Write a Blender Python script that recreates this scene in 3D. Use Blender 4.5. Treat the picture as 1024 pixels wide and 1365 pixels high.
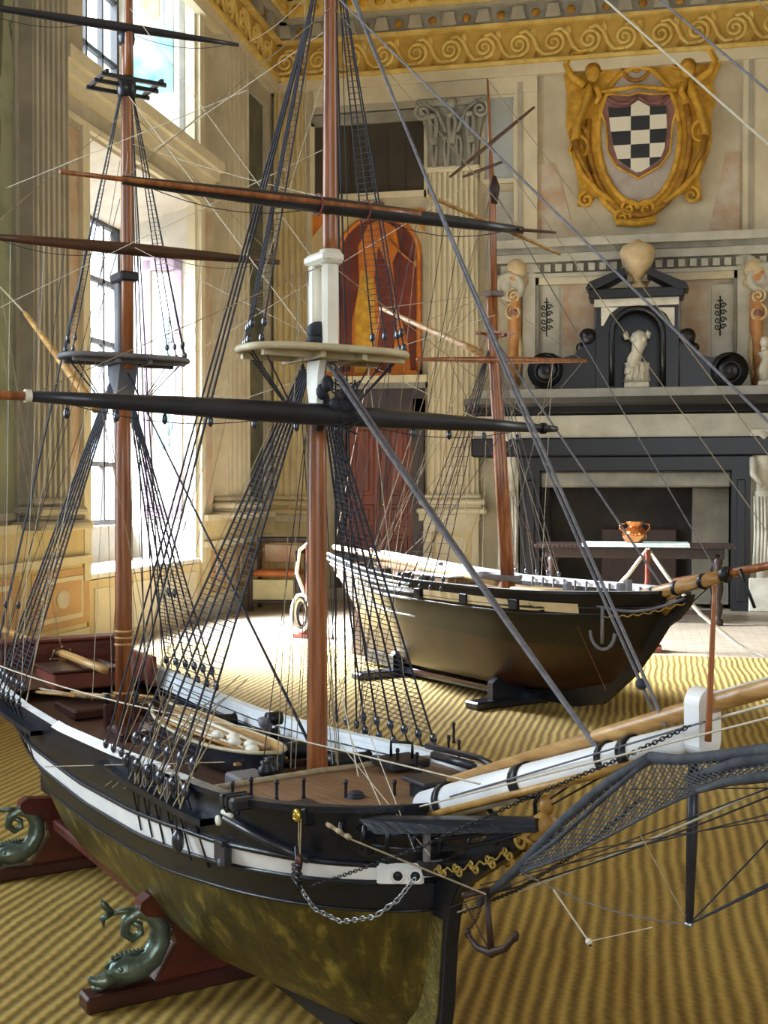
import bpy, math, random
from mathutils import Vector, Matrix
random.seed(7)
SC = bpy.context.scene
for o in list(bpy.data.objects):
    bpy.data.objects.remove(o)
COL = SC.collection
PI = math.pi

# ------------------------------------------------------------ camera
F = 1600.0
YAW = math.radians(12.3)
PITCH = math.radians(-0.985)
CAM = Vector((0, 0, 1.25))
cd = bpy.data.cameras.new('camera')
cam = bpy.data.objects.new('camera', cd)
COL.objects.link(cam)
cam.location = CAM
cam.rotation_euler = (PI / 2 + PITCH, 0, YAW)
cd.sensor_fit = 'VERTICAL'
cd.sensor_height = 24
cd.sensor_width = 18
cd.lens = 24 * F / 1365
cd.clip_start = 0.05
cd.clip_end = 200
SC.camera = cam

# ------------------------------------------------------------ view, sky, sun, window light
SC.view_settings.view_transform = 'Standard'
SC.view_settings.look = 'None'
SC.view_settings.gamma = 1
SC.view_settings.use_curve_mapping = False
SC.view_settings.exposure = -0.35
w = bpy.data.worlds.new('sky')
SC.world = w
w.use_nodes = True
bg = w.node_tree.nodes['Background']
bg.inputs[0].default_value = (0.80, 0.90, 1.0, 1)
bg.inputs[1].default_value = 5.5
SC.cycles.use_denoising = True
SC.cycles.max_bounces = 8
SC.cycles.diffuse_bounces = 5
SC.cycles.transparent_max_bounces = 12
SC.cycles.sample_clamp_indirect = 6
SC.cycles.caustics_reflective = False
SC.cycles.caustics_refractive = False


def light(name, kind, loc, direction, energy, color, size=None, spread=None):
    d = bpy.data.lights.new(name, kind)
    d.energy = energy
    d.color = color
    if size and kind == 'AREA':
        d.shape = 'RECTANGLE'
        d.size, d.size_y = size
    if spread: d.spread = math.radians(spread)
    o = bpy.data.objects.new(name, d)
    COL.objects.link(o)
    o.location = loc
    o.rotation_euler = Vector(direction).to_track_quat('-Z', 'Y').to_euler()
    return o


XL = -4.27      # left wall
YB = 13.5       # back wall
XR = 6.0
YF = -5.0
ZC = 7.1
# daylight through the left-hand windows, then warm fill lamps added behind and right
light('daylight_standin', 'AREA', (XL - 0.25, 2.6, 2.3), (1, 0.05, -0.12), 420, (0.74, 0.87, 1.0), (2.0, 3.2))
light('daylight_standin', 'AREA', (XL - 0.25, -2.4, 2.3), (1, 0.15, -0.1), 110, (0.76, 0.88, 1.0), (2.0, 3.2))
light('daylight_standin', 'AREA', (2.0, YF - 0.1, 3.2), (-0.1, 1, 0.05), 50, (1.0, 0.93, 0.80), (4.5, 4.0))  # added warm fill from behind the camera, for general brightness
light('daylight_standin', 'AREA', (XR + 0.1, 5.5, 3.6), (-1, 0.25, 0.0), 35, (1.0, 0.9, 0.74), (3.0, 3.5))  # weak warm fill added on the unseen right side, towards the back wall


# ------------------------------------------------------------ rays of the camera, to measure places from the photograph
def ray(px, py):
    f = Vector((-math.sin(YAW) * math.cos(PITCH), math.cos(YAW) * math.cos(PITCH), math.sin(PITCH)))
    r = Vector((math.cos(YAW), math.sin(YAW), 0))
    return f + r * ((px - 512) / F) + r.cross(f) * ((682.5 - py) / F)


def at(px, py, axis, val):
    d = ray(px, py)
    return CAM + d * ((val - CAM[axis]) / d[axis])


def bw(px, py, y=YB):           # (X, Z) on a plane parallel to the back wall
    p = at(px, py, 1, y)
    return p.x, p.z


def lw(px, py, x=XL):           # (Y, Z) on a plane parallel to the left wall
    p = at(px, py, 0, x)
    return p.y, p.z


# ------------------------------------------------------------ materials
def hexc(h):
    h = h.lstrip('#')
    c = [int(h[i:i + 2], 16) / 255 for i in (0, 2, 4)]
    return tuple((x / 12.92 if x < .04045 else ((x + .055) / 1.055) ** 2.4) for x in c) + (1,)


MATS = {}


def mat(name, c1, c2=None, scale=8.0, rough=0.6, metal=0.0, bump=0.0, c3=None, stretch=(1, 1, 1), detail=4,
        alpha=None, emit=None, coords='Object', bscale=None, ramp=(0.35, 0.65), coat=0.0):
    if name in MATS:
        return MATS[name]
    m = bpy.data.materials.new(name)
    m.use_nodes = True
    nt = m.node_tree
    b = nt.nodes['Principled BSDF']
    b.inputs['Roughness'].default_value = rough
    b.inputs['Metallic'].default_value = metal
    if coat:
        b.inputs['Coat Weight'].default_value = coat
        b.inputs['Coat Roughness'].default_value = 0.15
    tc = nt.nodes.new('ShaderNodeTexCoord')
    mp = nt.nodes.new('ShaderNodeMapping')
    mp.inputs['Scale'].default_value = stretch
    nt.links.new(tc.outputs[coords], mp.inputs[0])
    if c2 is None:
        b.inputs['Base Color'].default_value = hexc(c1)
    else:
        n = nt.nodes.new('ShaderNodeTexNoise')
        n.inputs['Scale'].default_value = scale
        n.inputs['Detail'].default_value = detail
        n.inputs['Roughness'].default_value = 0.6
        nt.links.new(mp.outputs[0], n.inputs['Vector'])
        r = nt.nodes.new('ShaderNodeValToRGB')
        r.color_ramp.elements[0].position = ramp[0]
        r.color_ramp.elements[0].color = hexc(c1)
        r.color_ramp.elements[1].position = ramp[1]
        r.color_ramp.elements[1].color = hexc(c2)
        if c3:
            e = r.color_ramp.elements.new((ramp[0] + ramp[1]) / 2)
            e.color = hexc(c3)
        nt.links.new(n.outputs['Fac'], r.inputs[0])
        nt.links.new(r.outputs[0], b.inputs['Base Color'])
    if bump:
        n2 = nt.nodes.new('ShaderNodeTexNoise')
        n2.inputs['Scale'].default_value = bscale or scale * 3
        n2.inputs['Detail'].default_value = 3
        nt.links.new(mp.outputs[0], n2.inputs['Vector'])
        bp = nt.nodes.new('ShaderNodeBump')
        bp.inputs['Strength'].default_value = bump
        bp.inputs['Distance'].default_value = 0.01
        nt.links.new(n2.outputs['Fac'], bp.inputs['Height'])
        nt.links.new(bp.outputs[0], b.inputs['Normal'])
    if emit:
        b.inputs['Emission Color'].default_value = hexc(emit[0])
        b.inputs['Emission Strength'].default_value = emit[1]
    MATS[name] = m
    return m


def M(n):
    return MATS[n]


mat('plaster', '#a89e86', '#bdb59e', 2.2, 0.8, bump=0.15, c3='#b2a890')
mat('plaster_warm', '#b09c72', '#c6b68c', 1.8, 0.8, bump=0.1, c3='#baa87c')
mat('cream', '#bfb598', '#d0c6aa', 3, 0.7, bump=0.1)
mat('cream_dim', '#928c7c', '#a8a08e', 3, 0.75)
mat('stone_grey', '#75736a', '#8f8c80', 4, 0.8, c3='#827f74')
mat('marble_pink', '#a68468', '#bcb6a6', 2.6, 0.6, c3='#b09c84', detail=8)
mat('marble_grey', '#8d8a82', '#b7b4a6', 2.2, 0.6, c3='#a29f94', detail=8)
mat('marble_mantel', '#a29d8c', '#c0bcae', 3, 0.4, c3='#b2ae9e', detail=9)
mat('marble_white', '#bcb7a6', '#d8d4c6', 5, 0.45)
mat('black_marble', '#08090d', '#10121a', 5, 0.35)
mat('ochre', '#a07a24', '#cfa23c', 9, 0.7, bump=0.3, c3='#bb8c22')
mat('ochre_deep', '#7c5210', '#a87818', 9, 0.7)
mat('ochre_pale', '#c0a052', '#dcc070', 6, 0.7, c3='#ceb060')
mat('frieze_ground', '#ab883a', '#bd9c4c', 6, 0.8)
mat('lavender', '#938a82', '#aca39a', 5, 0.8)
mat('mauve', '#6c4840', '#86605a', 8, 0.8)
mat('shield_white', '#d9d4c2')
mat('shield_black', '#1d2228')
mat('wood_door', '#40180c', '#6e2c14', 2.2, 0.5, stretch=(6, 6, 1), c3='#5e2610')
mat('dark_wood', '#1c100b', '#2f1c12', 4, 0.45, stretch=(4, 4, 1))
mat('dark_board', '#2a241a', '#3a3224', 3, 0.8)
mat('fresco_red', '#4a1a10', '#6e2c18', 3, 0.75)
mat('fresco_orange', '#a05414', '#c87a22', 4, 0.75, c3='#b4661a')
mat('fresco_skin', '#b0743c', '#cc9258', 5, 0.75)
mat('herm', '#a8703e', '#c8965c', 6, 0.75, c3='#b88250', bump=0.2)
mat('herm_pale', '#b8a078', '#d0bc94', 8, 0.75, bump=0.2)
mat('fresco_land', '#4c5440', '#8a8a70', 1.4, 0.85, c3='#858a70', detail=7, ramp=(0.3, 0.7))
mat('fresco_sky', '#8c98a0', '#b4b4a8', 1.2, 0.85, c3='#a0a6a6', detail=5)
mat('fresco_dark', '#3e4238', '#6a6650', 2.5, 0.85, detail=7)
mat('dado_orange', '#a07c50', '#b4905e', 3, 0.75)
mat('reveal_frame', '#74606a', '#8c7884', 4, 0.75)
mat('reveal', '#c4beb2', '#d8d2c6', 3, 0.7)
mat('fresco_blue', '#5a8c98', '#a8c0c0', 3, 0.8, detail=6)
mat('sill', '#dcd8cc', '#ece8dc', 4, 0.5)
mat('ceiling_plaster', '#b49a60', '#cbb27a', 2, 0.85)
mat('lead', '#2c2a2a')
mat('hull_black', '#0a0f18', '#151d2b', 14, 0.34, bump=0.12, stretch=(0.6, 3, 3), c3='#0f1621')
mat('hull_gold', '#3e3820', '#aa9a4a', 15, 0.34, metal=0.45, bump=0.35, c3='#5a5028', stretch=(1, 1.6, 0.6), detail=11, ramp=(0.36, 0.74))
mat('hull_gold_bright', '#5c5430', '#8a8048', 34, 0.35, metal=0.4, bump=0.5)
mat('hull_white', '#e2e6ea', '#f4f5f4', 10, 0.4)
mat('bulwark_white', '#dce6ec', '#f2f6f8', 12, 0.45)
mat('deck', '#6e5238', '#8e6c4a', 6, 0.55, stretch=(1, 24, 1), c3='#7c5e42')
mat('deck_dark', '#3c2416', '#5c3a24', 6, 0.6, stretch=(1, 20, 1))
mat('mast_wood', '#6e3e20', '#a8683a', 7, 0.38, stretch=(9, 9, 0.5), c3='#8c522c', coat=0.2)
mat('spar_wood', '#98703c', '#c8a062', 6, 0.42, stretch=(0.6, 9, 9), c3='#b0864c', coat=0.1)
mat('spar_brown', '#3c2820', '#5c3a2a', 8, 0.4, stretch=(6, 0.6, 6))
mat('spar_dark', '#181b26', '#282b36', 8, 0.4, coat=0.2)
mat('mast_white', '#d8d4c4', '#eeeadc', 8, 0.5)
mat('top_cream', '#a89c7c', '#cfc4a2', 9, 0.55)
mat('top_grey', '#5c5c64', '#7c7a7c', 9, 0.6)
mat('rope_black', '#1a1c26', '#2a2c38', 60, 0.7)
mat('rope_grey', '#5a5a62', '#74747a', 60, 0.75)
mat('rope_tan', '#8a7c62', '#a8997c', 60, 0.8)
mat('rope_pale', '#b4ac98', '#ccc4b0', 60, 0.8)
mat('rope_red', '#6e3c34', '#8a5248', 60, 0.8)
mat('rope_white', '#c8c4ba', '#e2ded4', 60, 0.7)
mat('iron', '#16181c', '#262a30', 20, 0.4, metal=0.4)
mat('rust_iron', '#24140f', '#38221a', 20, 0.55)
mat('chain_steel', '#8a8e92', '#b8bcc0', 20, 0.35, metal=0.8)
mat('deadeye', '#20242e', '#343a48', 20, 0.25, coat=0.5)
mat('gilt', '#a8863a', '#d4b862', 18, 0.35, metal=0.45, bump=0.3)
mat('gilt_wood', '#8a6428', '#b48a42', 18, 0.45, bump=0.3)
mat('brass', '#c0a040', '#dcc060', 10, 0.25, metal=0.8)
mat('cabin_red', '#4a1e12', '#6e3220', 5, 0.5, stretch=(1, 1, 5))
mat('cradle_red', '#40160f', '#5a2216', 5, 0.42, stretch=(4, 1, 2), coat=0.25)
mat('cradle_dark', '#2c1210', '#401c16', 5, 0.4, coat=0.25)
mat('cradle_blue', '#12151e', '#1e222e', 5, 0.3, coat=0.4)
mat('bronze', '#46564e', '#7c8a7c', 14, 0.32, metal=0.6, bump=0.3)
mat('copper', '#c06a38', '#e09a60', 8, 0.2, metal=0.9)
mat('runner', '#9aa8a0', '#b8c4ba', 30, 0.85)
mat('stanchion', '#54231a', '#703024', 6, 0.35, coat=0.3)
mat('hull2_black', '#080709', '#100d10', 8, 0.34, coat=0.08)
mat('hull2_bronze', '#24130b', '#3e2212', 3, 0.36, c3='#301a0e', coat=0.08)
mat('panel_cream', '#c0a878', '#d4be90', 8, 0.5)
mat('net', '#30343c', '#4a4e54', 40, 0.8)
mat('leather', '#8a4a20', '#a8602c', 5, 0.5)
mat('cloth_pale', '#b4ac84', '#c4bc94', 8, 0.8)
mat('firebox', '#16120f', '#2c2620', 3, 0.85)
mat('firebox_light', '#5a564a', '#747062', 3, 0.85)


def glass():
    m = bpy.data.materials.new('window_glass')
    m.use_nodes = True
    nt = m.node_tree
    for n in list(nt.nodes):
        nt.nodes.remove(n)
    out = nt.nodes.new('ShaderNodeOutputMaterial')
    mix = nt.nodes.new('ShaderNodeMixShader')
    tr = nt.nodes.new('ShaderNodeBsdfTransparent')
    gl = nt.nodes.new('ShaderNodeBsdfGlossy')
    gl.inputs['Roughness'].default_value = 0.03
    mix.inputs[0].default_value = 0.06
    nt.links.new(tr.outputs[0], mix.inputs[1])
    nt.links.new(gl.outputs[0], mix.inputs[2])
    nt.links.new(mix.outputs[0], out.inputs[0])
    MATS['window_glass'] = m


glass()


def rug_mat():
    m = bpy.data.materials.new('sisal')
    m.use_nodes = True
    nt = m.node_tree
    L = nt.links.new
    b = nt.nodes['Principled BSDF']
    b.inputs['Roughness'].default_value = 0.85
    tc = nt.nodes.new('ShaderNodeTexCoord')
    # wobble
    n = nt.nodes.new('ShaderNodeTexNoise')
    n.inputs['Scale'].default_value = 1.6
    n.inputs['Detail'].default_value = 3
    L(tc.outputs['Object'], n.inputs['Vector'])
    sub = nt.nodes.new('ShaderNodeVectorMath'); sub.operation = 'MULTIPLY_ADD'
    L(n.outputs['Color'], sub.inputs[0])
    sub.inputs[1].default_value = (0.06, 0.0, 0)
    L(tc.outputs['Object'], sub.inputs[2])
    wv = nt.nodes.new('ShaderNodeTexWave')
    wv.wave_type = 'BANDS'; wv.bands_direction = 'X'
    wv.inputs['Scale'].default_value = 7.6
    wv.inputs['Distortion'].default_value = 0.6
    wv.inputs['Detail'].default_value = 1
    L(sub.outputs[0], wv.inputs['Vector'])
    # braid: fine diagonal stitches
    sep = nt.nodes.new('ShaderNodeMapping')
    sep.inputs['Scale'].default_value = (60, 75, 1)
    sep.inputs['Rotation'].default_value = (0, 0, 0.5)
    L(tc.outputs['Object'], sep.inputs[0])
    n2 = nt.nodes.new('ShaderNodeTexNoise')
    n2.inputs['Scale'].default_value = 1.0
    n2.inputs['Detail'].default_value = 2
    L(sep.outputs[0], n2.inputs['Vector'])
    wy = nt.nodes.new('ShaderNodeTexWave')
    wy.wave_type = 'BANDS'; wy.bands_direction = 'DIAGONAL'
    wy.inputs['Scale'].default_value = 16
    wy.inputs['Distortion'].default_value = 3
    L(tc.outputs['Object'], wy.inputs['Vector'])
    # colour
    n3 = nt.nodes.new('ShaderNodeTexNoise')
    n3.inputs['Scale'].default_value = 2.2
    n3.inputs['Detail'].default_value = 6
    mp3 = nt.nodes.new('ShaderNodeMapping')
    mp3.inputs['Scale'].default_value = (6, 0.7, 1)
    L(tc.outputs['Object'], mp3.inputs[0]); L(mp3.outputs[0], n3.inputs['Vector'])
    r = nt.nodes.new('ShaderNodeValToRGB')
    r.color_ramp.elements[0].position = 0.15; r.color_ramp.elements[0].color = hexc('#6c5718')
    r.color_ramp.elements[1].position = 0.85; r.color_ramp.elements[1].color = hexc('#b89d4e')
    mx = nt.nodes.new('ShaderNodeMath'); mx.operation = 'MULTIPLY_ADD'
    mx.inputs[1].default_value = 0.55
    L(wv.outputs['Fac'], mx.inputs[0])
    ml = nt.nodes.new('ShaderNodeMath'); ml.operation = 'MULTIPLY_ADD'; ml.inputs[1].default_value = 0.5; ml.inputs[2].default_value = -0.02
    L(n2.outputs['Fac'], ml.inputs[0]); L(ml.outputs[0], mx.inputs[2])
    L(mx.outputs[0], r.inputs[0])
    mc = nt.nodes.new('ShaderNodeMix'); mc.data_type = 'RGBA'; mc.blend_type = 'MULTIPLY'
    mc.inputs[0].default_value = 0.55
    r2 = nt.nodes.new('ShaderNodeValToRGB')
    r2.color_ramp.elements[0].position = 0.3; r2.color_ramp.elements[0].color = hexc('#c4a66a')
    r2.color_ramp.elements[1].position = 0.7; r2.color_ramp.elements[1].color = (1, 1, 1, 1)
    L(n3.outputs['Fac'], r2.inputs[0])
    L(r.outputs[0], mc.inputs[6]); L(r2.outputs[0], mc.inputs[7])
    L(mc.outputs[2], b.inputs['Base Color'])
    h = nt.nodes.new('ShaderNodeMath'); h.operation = 'MULTIPLY_ADD'; h.inputs[1].default_value = 1.0
    L(wv.outputs['Fac'], h.inputs[0])
    h2 = nt.nodes.new('ShaderNodeMath'); h2.operation = 'MULTIPLY'; h2.inputs[1].default_value = 0.16
    L(wy.outputs['Fac'], h2.inputs[0]); L(h2.outputs[0], h.inputs[2])
    bp = nt.nodes.new('ShaderNodeBump')
    bp.inputs['Strength'].default_value = 0.6; bp.inputs['Distance'].default_value = 0.008
    L(h.outputs[0], bp.inputs['Height']); L(bp.outputs[0], b.inputs['Normal'])
    MATS['sisal'] = m


rug_mat()


def floor_mat():
    m = bpy.data.materials.new('floor_tiles')
    m.use_nodes = True
    nt = m.node_tree
    L = nt.links.new
    b = nt.nodes['Principled BSDF']
    b.inputs['Roughness'].default_value = 0.42
    tc = nt.nodes.new('ShaderNodeTexCoord')
    br = nt.nodes.new('ShaderNodeTexBrick')
    br.inputs['Scale'].default_value = 3.2
    br.inputs['Color1'].default_value = hexc('#8c7e6c')
    br.inputs['Color2'].default_value = hexc('#9c8e7a')
    br.inputs['Mortar'].default_value = hexc('#6c6254')
    br.inputs['Mortar Size'].default_value = 0.012
    L(tc.outputs['Object'], br.inputs['Vector'])
    L(br.outputs['Color'], b.inputs['Base Color'])
    MATS['floor_tiles'] = m


floor_mat()


# ------------------------------------------------------------ mesh building
class MB:
    def __init__(s, xf=None):
        s.v = []; s.f = []; s.mi = []; s.sm = []; s.mats = []; s.xf = xf

    def m(s, name):
        if name not in s.mats:
            s.mats.append(name)
        return s.mats.index(name)

    def add(s, vs, fs, mt, smooth=False):
        b = len(s.v)
        i = s.m(mt)
        for p in vs:
            p = Vector(p)
            s.v.append(s.xf(p) if s.xf else p)
        for f in fs:
            s.f.append([b + k for k in f]); s.mi.append(i); s.sm.append(smooth)
        return s

    def box(s, a, b, mt, bev=0.0):
        x0, x1 = sorted((a[0], b[0])); y0, y1 = sorted((a[1], b[1])); z0, z1 = sorted((a[2], b[2]))
        if bev:
            e = min(bev, (x1 - x0) / 2.1, (y1 - y0) / 2.1, (z1 - z0) / 2.1)
            pts = []
            for (x, dx) in ((x0, e), (x1, -e)):
                for (y, dy) in ((y0, e), (y1, -e)):
                    for (z, dz) in ((z0, e), (z1, -e)):
                        pts += [(x, y + dy, z + dz), (x + dx, y, z + dz), (x + dx, y + dy, z)]
            import bmesh
            bm = bmesh.new()
            for p in pts:
                bm.verts.new(p)
            r = bmesh.ops.convex_hull(bm, input=bm.verts)
            bm.verts.index_update()
            vs = [v.co.copy() for v in bm.verts]
            fs = [[v.index for v in f.verts] for f in bm.faces]
            bm.free()
            return s.add(vs, fs, mt)
        vs = [(x, y, z) for x in (x0, x1) for y in (y0, y1) for z in (z0, z1)]
        return s.add(vs, [(0, 1, 3, 2), (4, 6, 7, 5), (0, 4, 5, 1), (2, 3, 7, 6), (0, 2, 6, 4), (1, 5, 7, 3)], mt)

    def prism(s, poly, d0, d1, mt, axis=1, smooth=False):
        """poly of 2D points in the plane perpendicular to axis, extruded from d0 to d1"""
        def P(a, b, d):
            return {0: (d, a, b), 1: (a, d, b), 2: (a, b, d)}[axis]
        n = len(poly)
        vs = [P(a, b, d0) for a, b in poly] + [P(a, b, d1) for a, b in poly]
        fs = [list(range(n)), list(range(2 * n - 1, n - 1, -1))]
        b = [(i, i + n, (i + 1) % n + n, (i + 1) % n) for i in range(n)]
        s.add(vs, fs + b, mt, smooth)
        return s

    def tube(s, pts, r, mt, n=8, cap=True, flat=1.0, smooth=True):
        pts = [Vector(p) for p in pts]
        k = len(pts)
        rs = r if isinstance(r, (list, tuple)) else [r] * k
        vs = []
        prev = None
        for i, p in enumerate(pts):
            d = (pts[min(i + 1, k - 1)] - pts[max(i - 1, 0)])
            if d.length < 1e-9:
                d = Vector((0, 0, 1))
            d.normalize()
            if prev is None:
                up = Vector((0, 0, 1)) if abs(d.z) < 0.9 else Vector((1, 0, 0))
                a = d.cross(up).normalized()
            else:
                a = (prev - d * prev.dot(d))
                if a.length < 1e-6:
                    a = d.orthogonal()
                a.normalize()
            prev = a
            b = d.cross(a)
            for j in range(n):
                t = 2 * PI * j / n
                vs.append(p + a * (math.cos(t) * rs[i]) + b * (math.sin(t) * rs[i] * flat))
        fs = []
        for i in range(k - 1):
            for j in range(n):
                fs.append((i * n + j, i * n + (j + 1) % n, (i + 1) * n + (j + 1) % n, (i + 1) * n + j))
        if cap:
            fs.append(list(range(n))[::-1])
            fs.append([(k - 1) * n + j for j in range(n)])
        return s.add(vs, fs, mt, smooth)

    def lathe(s, prof, c, mt, n=20, axis='z', sx=1, sy=1, smooth=True):
        vs = []; k = len(prof)
        for (r, h) in prof:
            for j in range(n):
                t = 2 * PI * j / n
                a, b = math.cos(t) * r * sx, math.sin(t) * r * sy
                p = {'z': (a, b, h), 'y': (a, h, b), 'x': (h, a, b)}[axis]
                vs.append((c[0] + p[0], c[1] + p[1], c[2] + p[2]))
        fs = [(i * n + j, i * n + (j + 1) % n, (i + 1) * n + (j + 1) % n, (i + 1) * n + j) for i in range(k - 1) for j in range(n)]
        fs.append(list(range(n))[::-1]); fs.append([(k - 1) * n + j for j in range(n)])
        return s.add(vs, fs, mt, smooth)

    def ball(s, c, r, mt, n=12, sc=(1, 1, 1)):
        k = max(5, n // 2 + 1)
        vs = []; fs = []
        for i in range(k + 1):
            a = PI * i / k
            for j in range(n):
                t = 2 * PI * j / n
                vs.append((c[0] + r * sc[0] * math.sin(a) * math.cos(t), c[1] + r * sc[1] * math.sin(a) * math.sin(t), c[2] + r * sc[2] * math.cos(a)))
        for i in range(k):
            for j in range(n):
                fs.append((i * n + j, (i + 1) * n + j, (i + 1) * n + (j + 1) % n, i * n + (j + 1) % n))
        return s.add(vs, fs, mt, True)

    def grid(s, rows, mt, smooth=True, closed=False):
        """rows: list of rows of points, mt: name or function(i,j)"""
        n = len(rows[0])
        b = len(s.v)
        for r in rows:
            for p in r:
                p = Vector(p)
                s.v.append(s.xf(p) if s.xf else p)
        for i in range(len(rows) - 1):
            for j in range(n - (0 if closed else 1)):
                j2 = (j + 1) % n
                s.f.append([b + i * n + j, b + i * n + j2, b + (i + 1) * n + j2, b + (i + 1) * n + j])
                s.mi.append(s.m(mt(i, j) if callable(mt) else mt)); s.sm.append(smooth)
        return s

    def build(s, name, parent=None, fix=True):
        me = bpy.data.meshes.new(name)
        me.from_pydata([tuple(v) for v in s.v], [], s.f)
        for n in s.mats:
            me.materials.append(MATS[n])
        me.polygons.foreach_set('material_index', s.mi)
        me.polygons.foreach_set('use_smooth', s.sm)
        if fix:
            import bmesh
            bm = bmesh.new(); bm.from_mesh(me)
            bmesh.ops.recalc_face_normals(bm, faces=bm.faces)
            bm.to_mesh(me); bm.free()
        me.update()
        o = bpy.data.objects.new(name, me)
        COL.objects.link(o)
        if parent is not None:
            o.parent = parent
        return o


def tag(o, label, cat, group=None, kind=None):
    if label: o['label'] = label
    if cat: o['category'] = cat
    if group: o['group'] = group
    if kind: o['kind'] = kind
    return o


def empty(name, loc, label, cat, rz=0, group=None):
    o = bpy.data.objects.new(name, None)
    COL.objects.link(o)
    o.location = loc
    o.rotation_euler = (0, 0, rz)
    o.empty_display_size = 0.1
    return tag(o, label, cat, group)


def struct(mb, name):
    o = mb.build(name)
    o['kind'] = 'structure'
    return o


def centre(o):
    """put a top-level mesh's origin at the middle of its base"""
    me = o.data
    xs = [v.co.x for v in me.vertices]; ys = [v.co.y for v in me.vertices]; zs = [v.co.z for v in me.vertices]
    c = Vector(((min(xs) + max(xs)) / 2, (min(ys) + max(ys)) / 2, min(zs)))
    me.transform(Matrix.Translation(-c))
    o.location = c
    return o


def catenary(a, b, sag, n=10):
    a, b = Vector(a), Vector(b)
    return [a.lerp(b, t / n) - Vector((0, 0, sag * 4 * (t / n) * (1 - t / n))) for t in range(n + 1)]


def interp(tab, x):
    if x <= tab[0][0]: return tab[0][1]
    for (x0, y0), (x1, y1) in zip(tab, tab[1:]):
        if x <= x1:
            t = (x - x0) / (x1 - x0)
            return y0 + (y1 - y0) * t
    return tab[-1][1]


def spiral(c, r0, turns, a0, sgn, n=26, rin=0.12):
    pts = []
    for i in range(n + 1):
        t = i / n
        r = r0 * (1 - t * (1 - rin))
        a = a0 + sgn * 2 * PI * turns * t
        pts.append((c[0] + r * math.cos(a), c[1] + r * math.sin(a)))
    return pts

# ============================================================ THE ROOM
def LW(p): return Vector((XL + p[1], p[0], p[2]))        # (along, off the wall, height)
def BW(p): return Vector((p[0], YB - p[1], p[2]))
def ly(px): return lw(px, 655)[0]
def bx(px, y=YB): return bw(px, 655, y)[0]
def bz(px, py, y=YB): return bw(px, py, y)[1]


struct(MB().box((XL - 2.2, YF - 0.6, -0.2), (XR + 0.6, YB + 0.6, 0), 'floor_tiles'), 'floor')
struct(MB().box((XL - 1.2, YF - 0.6, ZC), (XR + 0.6, YB + 0.6, ZC + 0.2), 'ceiling_plaster'), 'ceiling')

WD = 0.78                                     # depth of the window embrasures
Y0, Y1 = ly(113), ly(262)                     # embrasure at the wall face
GY0, GY1 = Y0 + 0.28, Y1 - 0.07
ZS, ZT = 0.56, 4.02
US, UT = 4.62, 6.6
# left wall: solid pieces round the openings
m = MB(LW)
def wall_piece(a0, a1, z0, z1):
    m.box((a0, -WD - 0.12, z0), (a1, 0, z1), 'plaster')
near = [(-3.4, -1.4), (1.6, 3.6)]
wall_piece(YF - 0.6, near[0][0], 0, ZC)
for k, (a, b) in enumerate(near):
    wall_piece(a, b, 0, 0.7); wall_piece(a, b, 3.9, ZC)
wall_piece(near[0][1], near[1][0], 0, ZC)
wall_piece(near[1][1], Y0, 0, ZC)
wall_piece(Y0, Y1, 0, ZS); wall_piece(Y0, Y1, ZT, US); wall_piece(Y0, Y1, UT, ZC)
wall_piece(Y1, YB + 0.6, 0, ZC)
# splayed reveals
for z0, z1 in ((ZS, ZT), (US, UT)):
    m.prism([(Y0, 0), (Y0, -WD), (GY0, -WD)], z0, z1, 'reveal', axis=2)
    m.prism([(Y1, 0), (Y1, -WD), (GY1, -WD)], z0, z1, 'reveal', axis=2)
m.prism([(0, ZT), (-WD, ZT), (-WD, ZT - 0.22)], Y0, Y1, 'reveal', axis=0)
m.prism([(0, US), (-WD, US), (-WD, US + 0.16)], Y0, Y1, 'sill', axis=0)
m.box((Y0, -WD, ZS), (Y1, 0.03, ZS + 0.04), 'sill')
m.box((GY0, -WD - 0.1, ZS), (GY1, -WD + 0.12, 0.93), 'reveal')
wl_left = struct(m, 'wall_left')

struct(MB().box((XL - 1.2, YB, 0), (XR + 0.6, YB + 0.3, ZC), 'plaster'), 'wall_back')
m = MB()
m.box((XR, YF - 0.6, 0), (XR + 0.2, 3.9, ZC), 'plaster_warm').box((XR, 7.1, 0), (XR + 0.2, YB, ZC), 'plaster_warm')
m.box((XR, 3.9, 0), (XR + 0.2, 7.1, 1.7), 'plaster_warm').box((XR, 3.9, 5.5), (XR + 0.2, 7.1, ZC), 'plaster_warm')
struct(m, 'wall_right')
m = MB()
m.box((XL, YF - 0.2, 0), (-0.5, YF, ZC), 'plaster_warm').box((4.5, YF - 0.2, 0), (XR, YF, ZC), 'plaster_warm')
m.box((-0.5, YF - 0.2, 0), (4.5, YF, 1.0), 'plaster_warm').box((-0.5, YF - 0.2, 5.4), (4.5, YF, ZC), 'plaster_warm')
struct(m, 'wall_front')


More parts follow.
